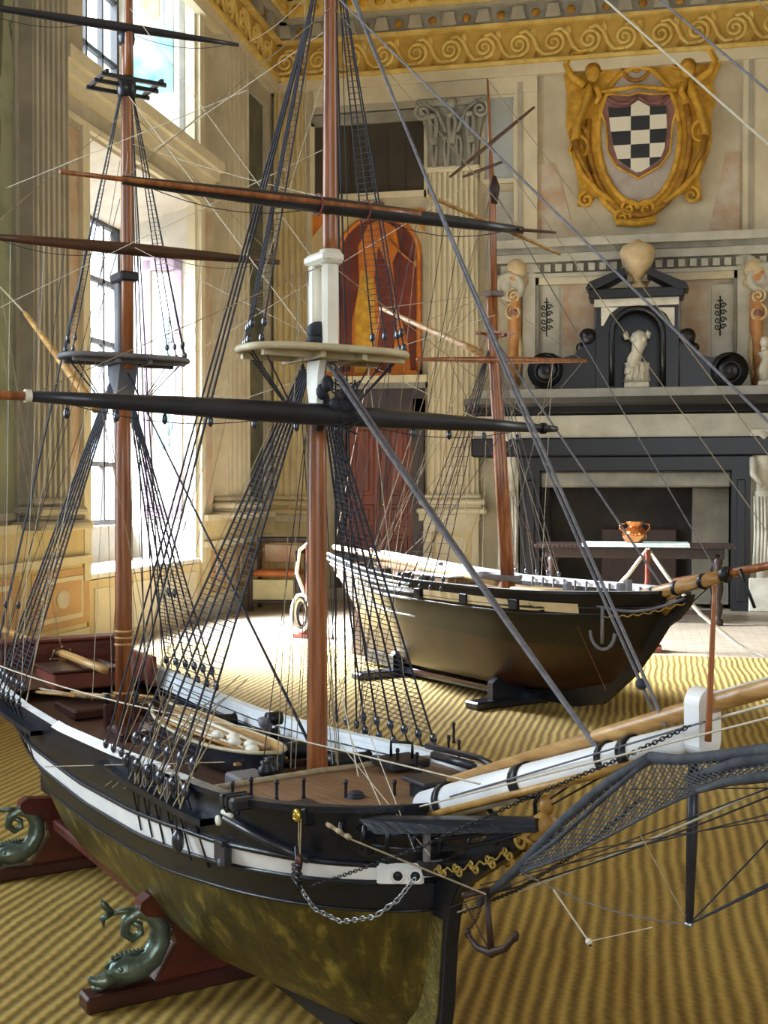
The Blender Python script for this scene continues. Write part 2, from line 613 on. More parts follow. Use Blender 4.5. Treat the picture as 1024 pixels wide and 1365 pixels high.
# windows: leaded casements
def casement(name, a0, a1, z0, z1, rows, x=-WD):
    m = MB(LW)
    t = 0.05
    m.box((a0, x - 0.05, z0), (a0 + t, x + 0.02, z1), 'lead').box((a1 - t, x - 0.05, z0), (a1, x + 0.02, z1), 'lead')
    m.box((a0, x - 0.05, z0), (a1, x + 0.02, z0 + t), 'lead').box((a0, x - 0.05, z1 - t), (a1, x + 0.02, z1), 'lead')
    n = max(2, round((a1 - a0) / 0.36))
    for i in range(1, n):
        a = a0 + (a1 - a0) * i / n
        m.box((a - 0.018, x - 0.04, z0), (a + 0.018, x + 0.01, z1), 'lead')
    for i in range(1, rows):
        z = z0 + (z1 - z0) * i / rows
        m.box((a0, x - 0.04, z - 0.022), (a1, x + 0.01, z + 0.022), 'lead')
    o = struct(m, name)
    g = MB(LW).box((a0 + t, x - 0.022, z0 + t), (a1 - t, x - 0.018, z1 - t), 'window_glass').build('pane', o)
    return o


casement('window_1', GY0, GY1, 0.93, ZT - 0.2, 5)
casement('window_2', GY0, GY1, US + 0.14, UT, 3)
casement('window_3', near[1][0], near[1][1], 0.7, 3.9, 5, x=-0.1)
casement('window_4', near[0][0], near[0][1], 0.7, 3.9, 5, x=-0.1)
light('daylight_standin', 'AREA', (XL - WD - 0.75, (GY0 + GY1) / 2, 3.1), (1, -0.05, -1.05), 5200, (0.82, 0.90, 1.0), (1.9, 3.2), 82)
light('daylight_standin', 'AREA', (XL - WD - 0.5, (GY0 + GY1) / 2, 5.8), (1, 0.05, -0.2), 350, (0.74, 0.87, 1.0), (1.9, 2.0))

# painted frames on the splayed right-hand reveal and its upper twin
def RV(p):   # (0 at the glass .. 1 at the wall face, off the reveal, height)
    a = Vector((XL - WD, GY1, 0)).lerp(Vector((XL, Y1, 0)), p[0])
    nrm = Vector((Y1 - GY1, -WD, 0)).normalized()
    return a + nrm * p[1] + Vector((0, 0, p[2]))


m = MB(RV)
for (u0, u1, z0, z1) in ((0.32, 0.42, 1.05, 3.5), (0.72, 0.82, 1.05, 3.5)):
    m.box((u0, 0, z0), (u1, 0.012, z1), 'reveal_frame')
m.box((0.32, 0, 3.4), (0.82, 0.012, 3.55), 'reveal_frame').box((0.32, 0, 1.0), (0.82, 0.012, 1.12), 'reveal_frame')
for zc in (2.75, 1.9):
    m.ball((0.57, 0, zc), 0.11, 'fresco_blue', 14, (0.9, 0.15, 2.2))
    for k in range(7):
        a = 2 * PI * k / 7
        m.ball((0.57 + 0.10 * math.cos(a), 0, zc + 0.2 * math.sin(a)), 0.05, 'fresco_blue', 8, (0.8, 0.2, 1.3))
m.box((0.9, 0, ZS), (1.0, 0.03, ZT), 'cream')
struct(m, 'trim_1')
m = MB(RV)
m.box((0.06, 0, US + 0.2), (0.12, 0.012, UT), 'stone_grey').box((0.80, 0, US + 0.1), (0.86, 0.012, UT), 'stone_grey')
m.box((0.2, 0, US + 0.5), (0.72, 0.008, UT), 'fresco_blue')
m.box((0.28, 0, US + 1.15), (0.6, 0.014, US + 1.9), 'cream').box((0.9, 0, US), (1.0, 0.03, UT), 'cream')
m.box((0.33, 0, US + 1.22), (0.55, 0.02, US + 1.8), 'marble_pink')
struct(m, 'trim_2')

# ledges of the left wall
m = MB(LW)
for z0, z1, d in ((4.42, 4.52, 0.16), (4.34, 4.42, 0.11), (4.26, 4.34, 0.06), (4.05, 4.10, 0.05)):
    m.box((ly(70), 0, z0), (ly(281), d, z1), 'cream')
m.box((Y0 - 0.12, 0, ZS), (Y0 - .002, 0.057, ZT + 0.03), 'cream').box((Y1 + .002, 0, ZS), (Y1 + 0.1, 0.057, ZT + 0.03), 'cream')
m.box((Y1, 0, US - 0.05), (Y1 + 0.12, 0.05, 6.3), 'cream')
struct(m, 'trim_3')


# dado along the left wall
m = MB(LW)
def dado(a0, a1, panels):
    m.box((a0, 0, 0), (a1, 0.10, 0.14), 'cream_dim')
    m.box((a0, 0, 0.14), (a1, 0.06, 0.20), 'cream')
    m.box((a0, 0, 0.20), (a1, 0.04, 0.70), 'plaster_warm')
    m.box((a0, 0, 0.70), (a1, 0.09, 0.76), 'cream')
    m.box((a0, 0, 0.76), (a1, 0.05, 0.96), 'plaster_warm')
    m.box((a0, 0, 0.96), (a1, 0.10, 1.02), 'cream')
    for (b0, b1) in panels:
        m.box((b0, 0.04, 0.235), (b1, 0.047, 0.665), 'dado_orange')
        m.box((b0 + .12, 0.047, 0.29), (b1 - .12, 0.054, 0.61), 'cream')
        m.box((b0 + .16, 0.054, 0.325), (b1 - .16, 0.058, 0.575), 'dado_orange')
        m.ball(((b0 + b1) / 2, 0.058, 0.45), 0.10, 'marble_pink', 12, (1.2, 0.08, 0.7))
dado(-5, Y0 - 0.05, [(7.72, 8.62), (6.6, 7.55), (5.3, 6.4)])
dado(Y1 + 0.05, YB, [(11.3, 11.75), (12.05, 13.2)])
m.box((Y0, 0, 0), (Y1, 0.028, 0.55), 'plaster_warm').box((Y0 + .1, 0.028, 0.1), (Y1 - .1, 0.036, 0.48), 'cream')
struct(m, 'trim_4')

# dado of the back wall, left of the fireplace
m = MB(BW)
m.box((XL, 0, 0), (bx(412), 0.10, 0.9), 'plaster_warm').box((bx(566), 0, 0), (bx(640), 0.12, 0.92), 'cream')
m.box((XL, 0, 0.9), (bx(414), 0.13, 0.98), 'cream').box((bx(562), 0, 0.92), (bx(642), 0.16, 1.0), 'cream')
m.box((bx(578), 0.12, 0.3), (bx(630), 0.13, 0.8), 'plaster_warm').box((bx(584), 0.13, 0.36), (bx(624), 0.136, 0.74), 'cream')
m.box((XL, 0, 0), (bx(640), 0.16, 0.14), 'cream_dim')
struct(m, 'baseboard_back')


# ------------------------------------------------------------ fluted pilasters with leafy capitals
def pilaster(mapf, a0, a1, zbase, ztop, capz, label, matn='cream', capm='stone_grey', flutes=7, d=0.14):
    c = (a0 + a1) / 2
    hw = (a1 - a0) / 2
    base = mapf(Vector((c, 0, 0)))
    root = empty('pilaster', base, label, 'pilaster')
    f = lambda p: mapf(Vector((c + p[0], p[1], p[2]))) - base
    m = MB(f)
    # shaft section: half-round flutes cut in a front of depth d
    n = flutes
    sec = [(-hw, 0)]
    wdt = 2 * hw / n
    for i in range(n):
        x0 = -hw + i * wdt
        sec.append((x0 + wdt * .08, d))
        sec.append((x0 + wdt * .22, d))
        for k in range(1, 5):
            t = PI * k / 5
            sec.append((x0 + wdt * (.5 - .28 * math.cos(t)), d - 0.035 * math.sin(t)))
        sec.append((x0 + wdt * .78, d))
        sec.append((x0 + wdt * .92, d))
    sec.append((hw, 0))
    rows = []
    for t in (0, 0.03, 0.5, 1.0):
        z = zbase + 0.22 + (capz - zbase - 0.22) * t
        s = 1.0 - 0.08 * t
        rows.append([(a * s, b, z) for a, b in sec])
    m.grid(rows, matn, smooth=False)
    m.build('shaft', root)
    m = MB(f)
    for z0, z1, e, dd in ((0, .06, .10, .12), (.06, .10, .05, .08), (.10, .16, .08, .10), (.16, .22, .03, .04)):
        m.box((-hw - e, 0, zbase + z0), (hw + e, d + dd, zbase + z1), matn, 0.02)
    m.build('base', root)
    if capz < 5.5:
        m = MB(f)
        H = ztop - capz
        m.box((-hw * 1.02, 0, capz - 0.03), (hw * 1.02, d + 0.05, capz + 0.03), matn, 0.015)
        rows = []
        for t in (0, .3, .6, .85, 1):
            e = hw * (0.92 + 0.35 * t ** 2.2)
            dd = d + 0.10 * t ** 2
            rows.append([(-e, 0, capz + H * .88 * t), (-e, dd, capz + H * .88 * t), (e, dd, capz + H * .88 * t), (e, 0, capz + H * .88 * t)])
        m.grid(rows, capm, smooth=False)
        # acanthus leaves in two tiers
        for tier, (zt, hh, cnt) in enumerate(((0.02, 0.42, 4), (0.34, 0.40, 3))):
            for i in range(cnt):
                x = (-hw + 2 * hw * (i + 0.5) / cnt) * (0.95 + .1 * tier)
                wl = hw / cnt * 0.9
                for side in (-1, 1):
                    pts = []
                    for k in range(7):
                        t = k / 6
                        pts.append((x + side * wl * .45 * math.sin(PI * min(t * 1.1, 1)), d + 0.03 + .06 * tier + 0.09 * t ** 3, capz + H * (zt + hh * math.sin(t * PI * .58))))
                    m.tube(pts, [wl * .42 * (1 - .55 * k / 6) for k in range(7)], capm, 6)
                m.ball((x, d + 0.12 + .06 * tier, capz + H * (zt + hh * .95)), wl * .55, capm, 8, (1, .7, .6))
        for side in (-1, 1):
            sp = spiral((side * hw * 1.08, capz + H * .80), H * .13, 1.6, PI / 2, -side, 20)
            m.tube([(p[0], d + 0.14, p[1]) for p in sp], 0.02, capm, 6)
            m.tube([(side * hw * .2, d + .10, capz + H * .5), (side * hw * .55, d + .13, capz + H * .8), (side * hw * 1.0, d + .14, capz + H * .93)], 0.022, capm, 6)
        m.ball((0, d + 0.16, capz + H * .9), H * .09, capm, 8)
        m.box((-hw * 1.35, 0, ztop - H * .12), (hw * 1.35, d + 0.15, ztop), capm, 0.02)
        m.build('capital', root)
    return root


pilaster(BW, bx(572), bx(641), 1.0, 5.62, 4.86, 'fluted pilaster with leafy capital left of the black and white fireplace', 'cream', 'stone_grey', 9)
pilaster(BW, bx(369), bx(411), 0.98, 5.86, 5.86, 'fluted pilaster in the corner, left of the dark doorway', 'plaster_warm', 'cream_dim', 5)
pilaster(LW, ly(286), ly(318), 0.98, 5.86, 5.86, 'fluted pilaster right of the bright windows, on the window wall', 'plaster', 'cream_dim', 5)
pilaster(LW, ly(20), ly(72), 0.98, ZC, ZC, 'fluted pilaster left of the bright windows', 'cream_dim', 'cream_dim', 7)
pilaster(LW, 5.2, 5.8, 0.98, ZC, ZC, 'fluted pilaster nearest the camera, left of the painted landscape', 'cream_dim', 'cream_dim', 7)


# ------------------------------------------------------------ frescoed panels
def panel(mapf, a0, a1, z0, z1, mt, frame, label, name='fresco_panel', d=0.02, fw=0.05, art=None):
    m = MB(lambda p: mapf(p))
    m.box((a0, 0, z0), (a1, d, z1), mt)
    if frame:
        m.box((a0 - fw, 0, z0 - fw), (a1 + fw, d * 2, z0), frame).box((a0 - fw, 0, z1), (a1 + fw, d * 2, z1 + fw), frame)
        m.box((a0 - fw, 0, z0), (a0, d * 2, z1), frame).box((a1, 0, z0), (a1 + fw, d * 2, z1), frame)
    if art: art(m)
    o = m.build(name)
    centre(o)
    return tag(o, label, 'fresco')


def trees(m):
    rnd = random.Random(3)
    for k in range(5):
        y = 6.1 + 1.3 * rnd.random(); z = 1.6 + 4 * rnd.random()
        m.tube([(y, 0.02, z - 1), (y + .1, 0.02, z), (y - .05, .02, z + .9)], [.05, .035, .01], 'fresco_dark', 5)
        for q in range(5):
            m.ball((y + .5 * (rnd.random() - .5), 0.02, z + rnd.random()), .16 + .1 * rnd.random(), 'fresco_land', 8, (1.2, .05, .8))


panel(LW, 5.9, ly(16), 1.1, 6.1, 'fresco_land', 'cream_dim', 'tall painted landscape with a tree left of the fluted pilaster', art=trees)
panel(LW, ly(76), ly(106), 1.1, 4.0, 'marble_pink', 'cream_dim', 'narrow pink marbled panel left of the lower window')
panel(LW, ly(322), ly(349), 1.1, 5.6, 'fresco_dark', 'cream_dim', 'dark green painted landscape in the corner by the window wall')
panel(LW, ly(267), ly(281), 1.1, 4.0, 'marble_pink', None, 'narrow pink marbled strip right of the lower window')
panel(BW, bx(646), bx(684), 4.75, 5.65, 'fresco_sky', 'cream', 'grey blue painted sky panel right of the leafy capital')
panel(BW, bx(646), bx(684), 3.7, 4.6, 'marble_grey', None, 'cloudy grey painted panel below the blue sky panel')

# the big panels of the upper back wall, pilaster strips and the entablature
m = MB(BW)
m.box((bx(685), 0, 3.95), (bx(716), 0.06, 5.85), 'cream').box((bx(690), 0.06, 4.0), (bx(697), 0.075, 5.8), 'cream_dim')
m.box((bx(988), 0, 3.95), (bx(1060), 0.06, 6.1), 'cream').box((bx(995), 0.06, 4.0), (bx(1001), 0.075, 6.0), 'cream_dim')
m.box((bx(420), 0, 5.68), (bx(716), 0.07, 5.86), 'cream').box((bx(420), 0, 5.60), (bx(640), 0.05, 5.68), 'cream_dim')
m.prism([(bx(716), 3.95), (bx(770), 3.95), (bx(740), 4.9), (bx(716), 4.9)], 0, 0.01, 'marble_pink', axis=1)
m.prism([(bx(940), 3.95), (bx(985), 3.95), (bx(985), 4.9), (bx(965), 4.9)], 0, 0.01, 'marble_pink', axis=1)
struct(m, 'trim_5')
m = MB(BW)
for (z0, z1, d, mt) in ((3.93, 4.02, .22, 'marble_mantel'), (3.87, 3.93, .17, 'stone_grey'), (3.78, 3.87, .14, 'marble_mantel'), (3.62, 3.66, .10, 'marble_mantel'), (3.54, 3.62, .07, 'cream')):
    m.box((bx(655), 0, z0), (XR, d, z1), mt)
m.box((bx(655), 0, 3.66), (XR, 0.06, 3.78), 'stone_grey')
x = bx(655)
while x < XR:
    m.box((x, 0.06, 3.675), (x + 0.07, 0.12, 3.755), 'marble_mantel'); x += 0.12
for px in (681, 1014):
    m.lathe([(0.0, 0.0), (.15, .0), (.17, .05), (.17, .16), (.12, .18), (.10, .15), (.05, .15), (0.0, .17)], (bx(px), 0.02, 3.52), 'marble_mantel', 16, 'y')
struct(m, 'trim_6')


# ------------------------------------------------------------ frieze and cornice
def frieze(mapf, a0, a1, name, per=0.385, phase=0.0, fl=1):
    m = MB(mapf)
    m.box((a0, 0, 5.86), (a1, 0.10, 5.98), 'cream')
    m.box((a0, 0, 5.98), (a1, 0.14, 6.02), 'ochre_pale')
    m.box((a0, 0, 6.02), (a1, 0.09, 6.40), 'frieze_ground')
    m.box((a0, 0, 6.40), (a1, 0.15, 6.44), 'ochre_pale')
    m.box((a0, 0, 6.44), (a1, 0.13, 6.62), 'stone_grey')
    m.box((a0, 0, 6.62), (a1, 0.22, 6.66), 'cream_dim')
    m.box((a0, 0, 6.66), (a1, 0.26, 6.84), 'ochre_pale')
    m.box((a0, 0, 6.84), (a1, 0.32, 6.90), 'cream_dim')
    m.box((a0, 0, 6.90), (a1, 0.40, ZC), 'ochre_pale')
    x = a0 + phase
    while x < a1 - per * .5:
        sp = spiral((x, 6.20), 0.125, 1.9, -PI / 2 if fl > 0 else -PI / 2, fl, 30)
        pts = [(p[0], 0.10, p[1]) for p in sp]
        m.tube(pts[::-1], [0.012 + 0.012 * k / 30 for k in range(31)], 'ochre_pale', 6, flat=1.0)
        # running wave that links one scroll to the next
        m.tube([(x, 0.10, 6.075), (x - fl * per * .28, 0.10, 6.07), (x - fl * per * .45, .10, 6.14), (x - fl * per * .60, .10, 6.28), (x - fl * per * .78, .10, 6.345), (x - fl * per, .10, 6.325)], 0.024, 'ochre_pale', 6)
        m.prism([(x - fl * per * .42, 6.05), (x - fl * per * .58, 6.05), (x - fl * per * .5, 6.12)], 0.09, 0.10, 'ochre_deep', axis=1)
        for k in (-1, 0, 1):
            m.ball((x + fl * per * (.42 + .05 * k), 0.10, 6.34 - .02 * abs(k)), 0.022, 'ochre_pale', 6, (.7, .5, 2.0))
        m.prism([(x - per * .22, 6.46), (x + per * .22, 6.46), (x + per * .14, 6.6), (x - per * .14, 6.6)], 0.13, 0.17, 'cream_dim', axis=1)
        m.ball((x + per * .5, 0.13, 6.53), 0.05, 'ochre_deep', 8, (1, .4, 1))
        for q in (0, .5):
            m.ball((x + per * q, 0.26, 6.75), 0.06, 'ochre', 8, (1.1, .4, .8))
        x += per
    struct(m, name)


frieze(BW, XL, XR, 'trim_7', phase=0.18)
frieze(LW, -1, YB, 'trim_8', phase=0.1, per=0.42)

# the dark lattice above the painted niche
root = empty('organ_grille', (bx(494), YB, 4.62), 'dark brown boarded opening high above the painted figure', 'grille')
f = lambda p: Vector((p[0] - bx(494), -p[1], p[2] - 4.62))
m = MB(f); m.box((bx(421), -0.02, 4.66), (bx(566), 0.015, 5.50), 'dark_board')
for k in range(1, 6):
    a = bx(421) + (bx(566) - bx(421)) * k / 6
    m.box((a - .006, .015, 4.66), (a + .006, .022, 5.4), 'dark_wood')
m.build('boards', root)
m = MB(f)
m.box((bx(417), 0, 5.46), (bx(569), 0.05, 5.58), 'stone_grey').box((bx(417), 0, 4.60), (bx(569), 0.05, 4.67), 'cream')
m.box((bx(415), 0, 4.60), (bx(421), 0.05, 5.5), 'cream').box((bx(566), 0, 4.60), (bx(571), 0.05, 5.5), 'cream')
m.build('frame', root)

# painted niche with a robed figure (a wall painting, flat on the wall)
zn0, zn1 = 2.58, 4.48
root = empty('niche_painting', (bx(505), YB, zn0), 'painted arched niche with an orange robed figure, above the doorway', 'painting')
X0, X1 = bx(452), bx(559)
f = lambda p: Vector((p[0] - bx(505), -p[1], p[2] - zn0))
m = MB(f)
m.box((bx(416), 0, zn0), (bx(562), 0.012, zn1), 'plaster_warm')
xc, rw = (X0 + X1) / 2, (X1 - X0) / 2
arch = [(X0, zn0 + .05)] + [(xc - rw * math.cos(PI * k / 16), 3.96 + rw * .92 * math.sin(PI * k / 16)) for k in range(17)] + [(X1, zn0 + .05)]
m.prism(arch, 0.012, 0.02, 'fresco_red', axis=1)
m.build('ground', root)
m = MB(f)
m.tube([(a, .022, b) for a, b in arch], 0.03, 'fresco_orange', 6)
m.box((bx(416), 0, zn0), (bx(563), .03, zn0 + .05), 'fresco_orange').box((bx(557), 0, zn0), (bx(563), .03, 3.95), 'mauve')
for (a, b, c) in (((bx(566), 4.46), (bx(545), 4.46), (bx(566), 4.2)), ((bx(418), 4.46), (bx(440), 4.46), (bx(418), 4.2))):
    m.prism([a, b, c], 0.012, 0.03, 'fresco_orange', axis=1)
m.build('border', root)
m = MB(f)
q = lambda x, y: bw(x, y)
robe = [q(492, 300), q(512, 292), q(528, 305), q(533, 330), q(524, 350), q(528, 400), q(545, 460), q(548, 496), q(468, 498), q(470, 430), q(480, 380), q(478, 330)]
m.prism(robe, 0.02, 0.028, 'fresco_orange', axis=1)
fold = [q(505, 330), q(520, 360), q(530, 430), q(522, 497), q(500, 497), q(508, 430), q(500, 370)]
m.prism(fold, 0.028, 0.032, 'fresco_red', axis=1)
drape = [q(482, 360), q(498, 370), q(502, 440), q(494, 497), q(474, 497), q(474, 420)]
m.prism(drape, 0.028, 0.031, 'ochre', axis=1)
m.build('robe', root)
m = MB(f)
hx, hz = q(506, 282)
m.ball((hx, .028, hz), .085, 'fresco_skin', 14, (.8, .12, 1.1))
m.tube([(q(520, 320)[0], .03, q(520, 320)[1]), (q(536, 338)[0], .034, q(536, 338)[1]), (q(551, 351)[0], .034, q(551, 351)[1])], [.05, .04, .022], 'fresco_skin', 8, flat=.3)
for k in range(4):
    m.tube([(q(551, 350)[0], .034, q(551, 350)[1]), (q(556, 349 + 2.5 * k)[0], .034, q(556, 349 + 2.5 * k)[1])], .008, 'fresco_skin', 5)
m.build('skin', root)
m = MB(f)
m.ball((hx - .01, .026, hz + .035), .095, 'mauve', 14, (.9, .1, .9))
m.build('hair', root)

# doorway below it
zd = bz(500, 497)
root = empty('doorway', (bx(508), YB, 0), 'dark doorway with red brown panelled door under the painted niche', 'door')
f = lambda p: Vector((p[0] - bx(508), -p[1], p[2]))
m = MB(f)
m.box((bx(450), 0, 0), (bx(464), .12, 2.30), 'dark_wood').box((bx(553), 0, 0), (bx(567), .12, 2.30), 'dark_wood')
m.box((bx(450), 0, 2.15), (bx(567), .12, 2.42), 'dark_wood')
m.build('door_case', root)
m = MB(f)
m.box((bx(446), 0, 2.42), (bx(570), .16, 2.48), 'stone_grey').box((bx(443), 0, 2.48), (bx(573), .22, 2.56), 'cream')
m.build('cornice', root)
for k, (p0, p1) in enumerate(((464, 508), (509, 553))):
    m = MB(f)
    m.box((bx(p0) + .004, 0, 0.01), (bx(p1) - .004, .05, 2.15), 'wood_door')
    for (z0, z1) in ((.2, .75), (.85, 1.1), (1.2, 2.0)):
        m.box((bx(p0) + .07, .05, z0), (bx(p1) - .07, .065, z1), 'wood_door', .01)
        m.box((bx(p0) + .12, .065, z0 + .05), (bx(p1) - .12, .085, z1 - .05), 'wood_door', .015)
    m.build('door_leaf', root)
MB(f).ball((bx(512), .08, 1.1), .03, 'brass', 10).build('knob', root)

# ------------------------------------------------------------ coat of arms
YA = YB
def ca(px, py): return bw(px, py, YA)
cx0, cz0 = ca(851, 302)
root = empty('coat_of_arms', (cx0, YA, cz0), 'ochre scrolled coat of arms with black and white chequered shield and two nudes', 'coat of arms')
f = lambda p: Vector((p[0] - cx0, -p[1], p[2] - cz0))
def poly(pts): return [ca(*p) for p in pts]
m = MB(f)
outl = [(762, 88), (800, 70), (826, 78), (834, 92), (850, 76), (866, 76), (878, 90), (890, 74), (930, 62), (955, 66), (962, 85), (950, 112), (955, 135), (948, 155), (949, 190), (942, 215), (932, 235), (936, 268), (920, 262), (905, 258), (890, 272), (876, 285), (872, 300), (822, 302), (820, 288), (808, 278), (795, 262), (786, 276), (770, 276), (772, 250), (762, 200), (755, 170), (756, 125), (752, 100)]
m.prism(poly(outl), 0, 0.04, 'ochre', axis=1)
m.build('cartouche', root)
oval = [ca(852 + 54 * math.cos(t * PI / 16), 182 - 92 * math.sin(t * PI / 16) * (1 if math.sin(t * PI / 16) < 0 else .98)) for t in range(32)]
m = MB(f)
m.prism(oval, 0.04, 0.055, 'lavender', axis=1)
m.tube([(a, .055, b) for a, b in oval + oval[:2]], 0.03, 'ochre', 8)
ov2 = [(ca(852 + 68 * math.cos(t * PI / 16), 182 - 106 * math.sin(t * PI / 16))) for t in range(15, 35)]
m.tube([(a, .05, b) for a, b in ov2], 0.035, 'ochre_deep', 8)
m.build('oval_field', root)
# mauve drapery round the shield
shield = [(811, 146), (824, 147), (838, 146), (851, 137), (866, 145), (888, 144), (889, 170), (886, 200), (880, 215), (864, 226), (851, 234), (838, 226), (824, 216), (819, 200), (814, 175)]
m = MB(f)
mant = [(804, 132), (815, 128), (838, 130), (851, 126), (868, 128), (892, 127), (903, 146), (897, 165), (893, 205), (880, 224), (851, 240), (822, 224), (811, 205), (808, 168), (800, 148)]
m.prism(poly(mant), 0.055, 0.07, 'mauve', axis=1)
m.tube([(a, .07, b) for a, b in poly(mant + mant[:1])], 0.014, 'ochre', 6)
m.tube([(a, .07, b) for a, b in poly([(800, 126), (826, 122), (851, 118), (878, 121), (903, 124)])], 0.05, 'ochre', 8, flat=.5)
for (a, b) in ((830, 133), (872, 132)):
    m.tube([(p[0], .075, p[1]) for p in poly([(a - 20, b), (a - 8, b + 8), (a + 8, b + 8), (a + 20, b - 2)])], 0.022, 'mauve', 6)
m.build('mantling', root)
# chequered shield: the cells are cut to the shield's outline
sp = poly(shield)
cols = [bx(811), bx(839.5), bx(864.5), bx(889)]
import bmesh as _bm
def rowz(c, py): return ca(850, py)[1]
rws = [137, 157.5, 176.5, 195, 213.5, 232, 240]
m = MB(f)
bmx = _bm.new()
vs = [bmx.verts.new((a, b, 0)) for a, b in sp]
bmx.faces.new(vs)
for c in cols[1:3]:
    g = bmx.verts[:] + bmx.edges[:] + bmx.faces[:]
    _bm.ops.bisect_plane(bmx, geom=g, plane_co=(c, 0, 0), plane_no=(1, 0, 0))
for r in rws[1:-1]:
    g = bmx.verts[:] + bmx.edges[:] + bmx.faces[:]
    _bm.ops.bisect_plane(bmx, geom=g, plane_co=(0, rowz(0, r), 0), plane_no=(0, 1, 0))
bmx.verts.index_update()
for fc in bmx.faces:
    c = fc.calc_center_median()
    ci = sum(c.x > q_ for q_ in cols[1:3])
    ri = sum(c.y < rowz(0, r) for r in rws[1:-1])
    mt = 'shield_black' if (ci + ri) % 2 == 0 else 'shield_white'
    m.add([(v.co.x, 0.085, v.co.y) for v in fc.verts], [list(range(len(fc.verts)))], mt)
bmx.free()
m.prism(sp, 0.07, 0.083, 'shield_white', axis=1)
m.build('shield', root)
# two nude supporters leaning on the scrolls
for sgn, c in ((-1, 790), (1, 918)):
    k = lambda x, y: (lambda t: (t[0], 0.09, t[1]))(ca(c + (x - 918) * sgn, y + (6 if sgn < 0 else 0)))
    m = MB(f)
    m.tube([k(921, 110), k(922, 125), k(930, 145), k(938, 165), k(941, 185)], [.04, .085, .065, .08, .07], 'ochre', 10, flat=.6)
    m.tube([k(928, 112), k(945, 100), k(953, 84), k(944, 70), k(925, 68)], [.055, .05, .045, .04, .03], 'ochre', 8, flat=.8)
    m.tube([k(912, 114), k(908, 126), k(914, 136)], [.045, .035, .025], 'ochre', 8)
    m.ball(k(917, 96), .095, 'ochre', 14, (.85, .6, 1.05))
    m.ball(Vector(k(917, 91)) , .10, 'ochre_deep', 12, (.9, .45, .8))
    m.tube([k(940, 185), k(936, 205), k(926, 222), k(917, 240)], [.07, .06, .045, .03], 'ochre_deep', 8, flat=.6)
    m.build('nude_supporter', root)
def scroll(px, py, r, a0, sg, mt='ochre', th=.022):
    c = ca(px, py)
    m = MB(f)
    m.tube([(p[0], .06, p[1]) for p in spiral(c, r, 1.5, a0, sg, 22)][::-1], [th * (.6 + .6 * k / 22) for k in range(23)], mt, 7)
    m.build('scroll', root)
scroll(800, 90, .16, 0, 1); scroll(770, 200, .14, PI / 2, -1); scroll(770, 180, .1, 0, 1, 'ochre_deep'); scroll(936, 178, .13, PI / 2, 1)
scroll(902, 82, .16, PI, -1); scroll(851, 92, .17, PI, 1, 'ochre_deep'); scroll(829, 292, .10, 0, 1); scroll(862, 280, .1, PI, -1)
scroll(838, 280, .1, 0, 1); scroll(782, 268, .09, PI / 2, 1); scroll(922, 262, .09, PI / 2, -1)
m = MB(f); m.tube([(p[0], .06, p[1]) for p in poly([(765, 205), (775, 232), (795, 255), (820, 272)])], [.05, .06, .06, .04], 'ochre', 8, flat=.6); m.build('scrolled_border', root)
m = MB(f); m.tube([(p[0], .06, p[1]) for p in poly([(935, 205), (930, 232), (908, 255), (885, 272)])], [.05, .06, .06, .04], 'ochre', 8, flat=.6); m.build('scrolled_border', root)
m = MB(f); m.tube([(p[0], .06, p[1]) for p in poly([(822, 297), (850, 300), (874, 296)])], [.05, .055, .05], 'ochre', 8, flat=.7); m.build('scrolled_border', root)


# ------------------------------------------------------------ fireplace
YP = 12.95                      # front plane of the chimney piece
g = lambda px, py, y=YP: bw(px, py, y)
fx0 = bx(612, YP)
zbk = g(800, 583)[1]
root = empty('fireplace', (bx(846, YP), YP, 0), 'large black and white marble fireplace with carved side figures', 'fireplace')
ox, oy = bx(846, YP), YP
f = lambda p: Vector((p[0] - ox, p[1] - oy, p[2]))
Zsh1, Zsh0, Zw1, Zw0, Zfr0, Zl0 = g(800, 531)[1], g(800, 553)[1], g(800, 531)[1], g(800, 517)[1], g(800, 583)[1], g(800, 608)[1]
XE = bx(1085, YP)
m = MB(f)
m.box((bx(640, YP), YP + .02, Zsh1), (XE, YB, Zw0), 'marble_mantel', .01).build('upper_ledge', root)
m = MB(f)
prof = [(YP + .1, Zsh0), (YP - .02, Zsh0 + .03), (YP - .10, Zsh0 + .09), (YP - .22, Zsh1 - .06), (YP - .24, Zsh1), (YB, Zsh1), (YB, Zsh0)]
m.prism(prof, bx(622, YP), XE, 'black_marble', axis=0)
m.build('mantel_shelf', root)
m = MB(f)
m.box((bx(632, YP), YP + .04, Zfr0), (XE, YB, Zsh0), 'marble_mantel')
m.build('frieze_slab', root)
m = MB(f)
m.box((bx(628, YP), YP, Zl0), (XE, YB, Zfr0), 'black_marble', .015)
m.box((bx(690, YP), YP + .05, Zl0 - .16), (bx(1005, YP), YB - .1, Zl0), 'black_marble', .01)
m.build('lintel', root)
for p0, p1 in ((693, 719), (976, 1001)):
    m = MB(f)
    m.box((bx(p0, YP), YP + .04, 0), (bx(p1, YP), YB - .05, Zl0 - .1), 'black_marble')
    m.box((bx(p0, YP) + .05, YP + .01, .1), (bx(p1, YP) - .05, YP + .05, Zl0 - .25), 'black_marble', .01)
    m.build('jamb', root)
m = MB(f)
m.box((bx(719, YP), YP + .12, Zl0 - .33), (bx(976, YP), YP + .3, Zl0 - .16), 'stone_grey', .02)
m.build('inner_moulding', root)
m = MB(f)
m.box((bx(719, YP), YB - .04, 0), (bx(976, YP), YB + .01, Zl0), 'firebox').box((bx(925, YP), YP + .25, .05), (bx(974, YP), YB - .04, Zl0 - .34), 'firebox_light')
m.box((bx(719, YP), YP + .25, .05), (bx(730, YP), YB - .04, Zl0 - .34), 'firebox')
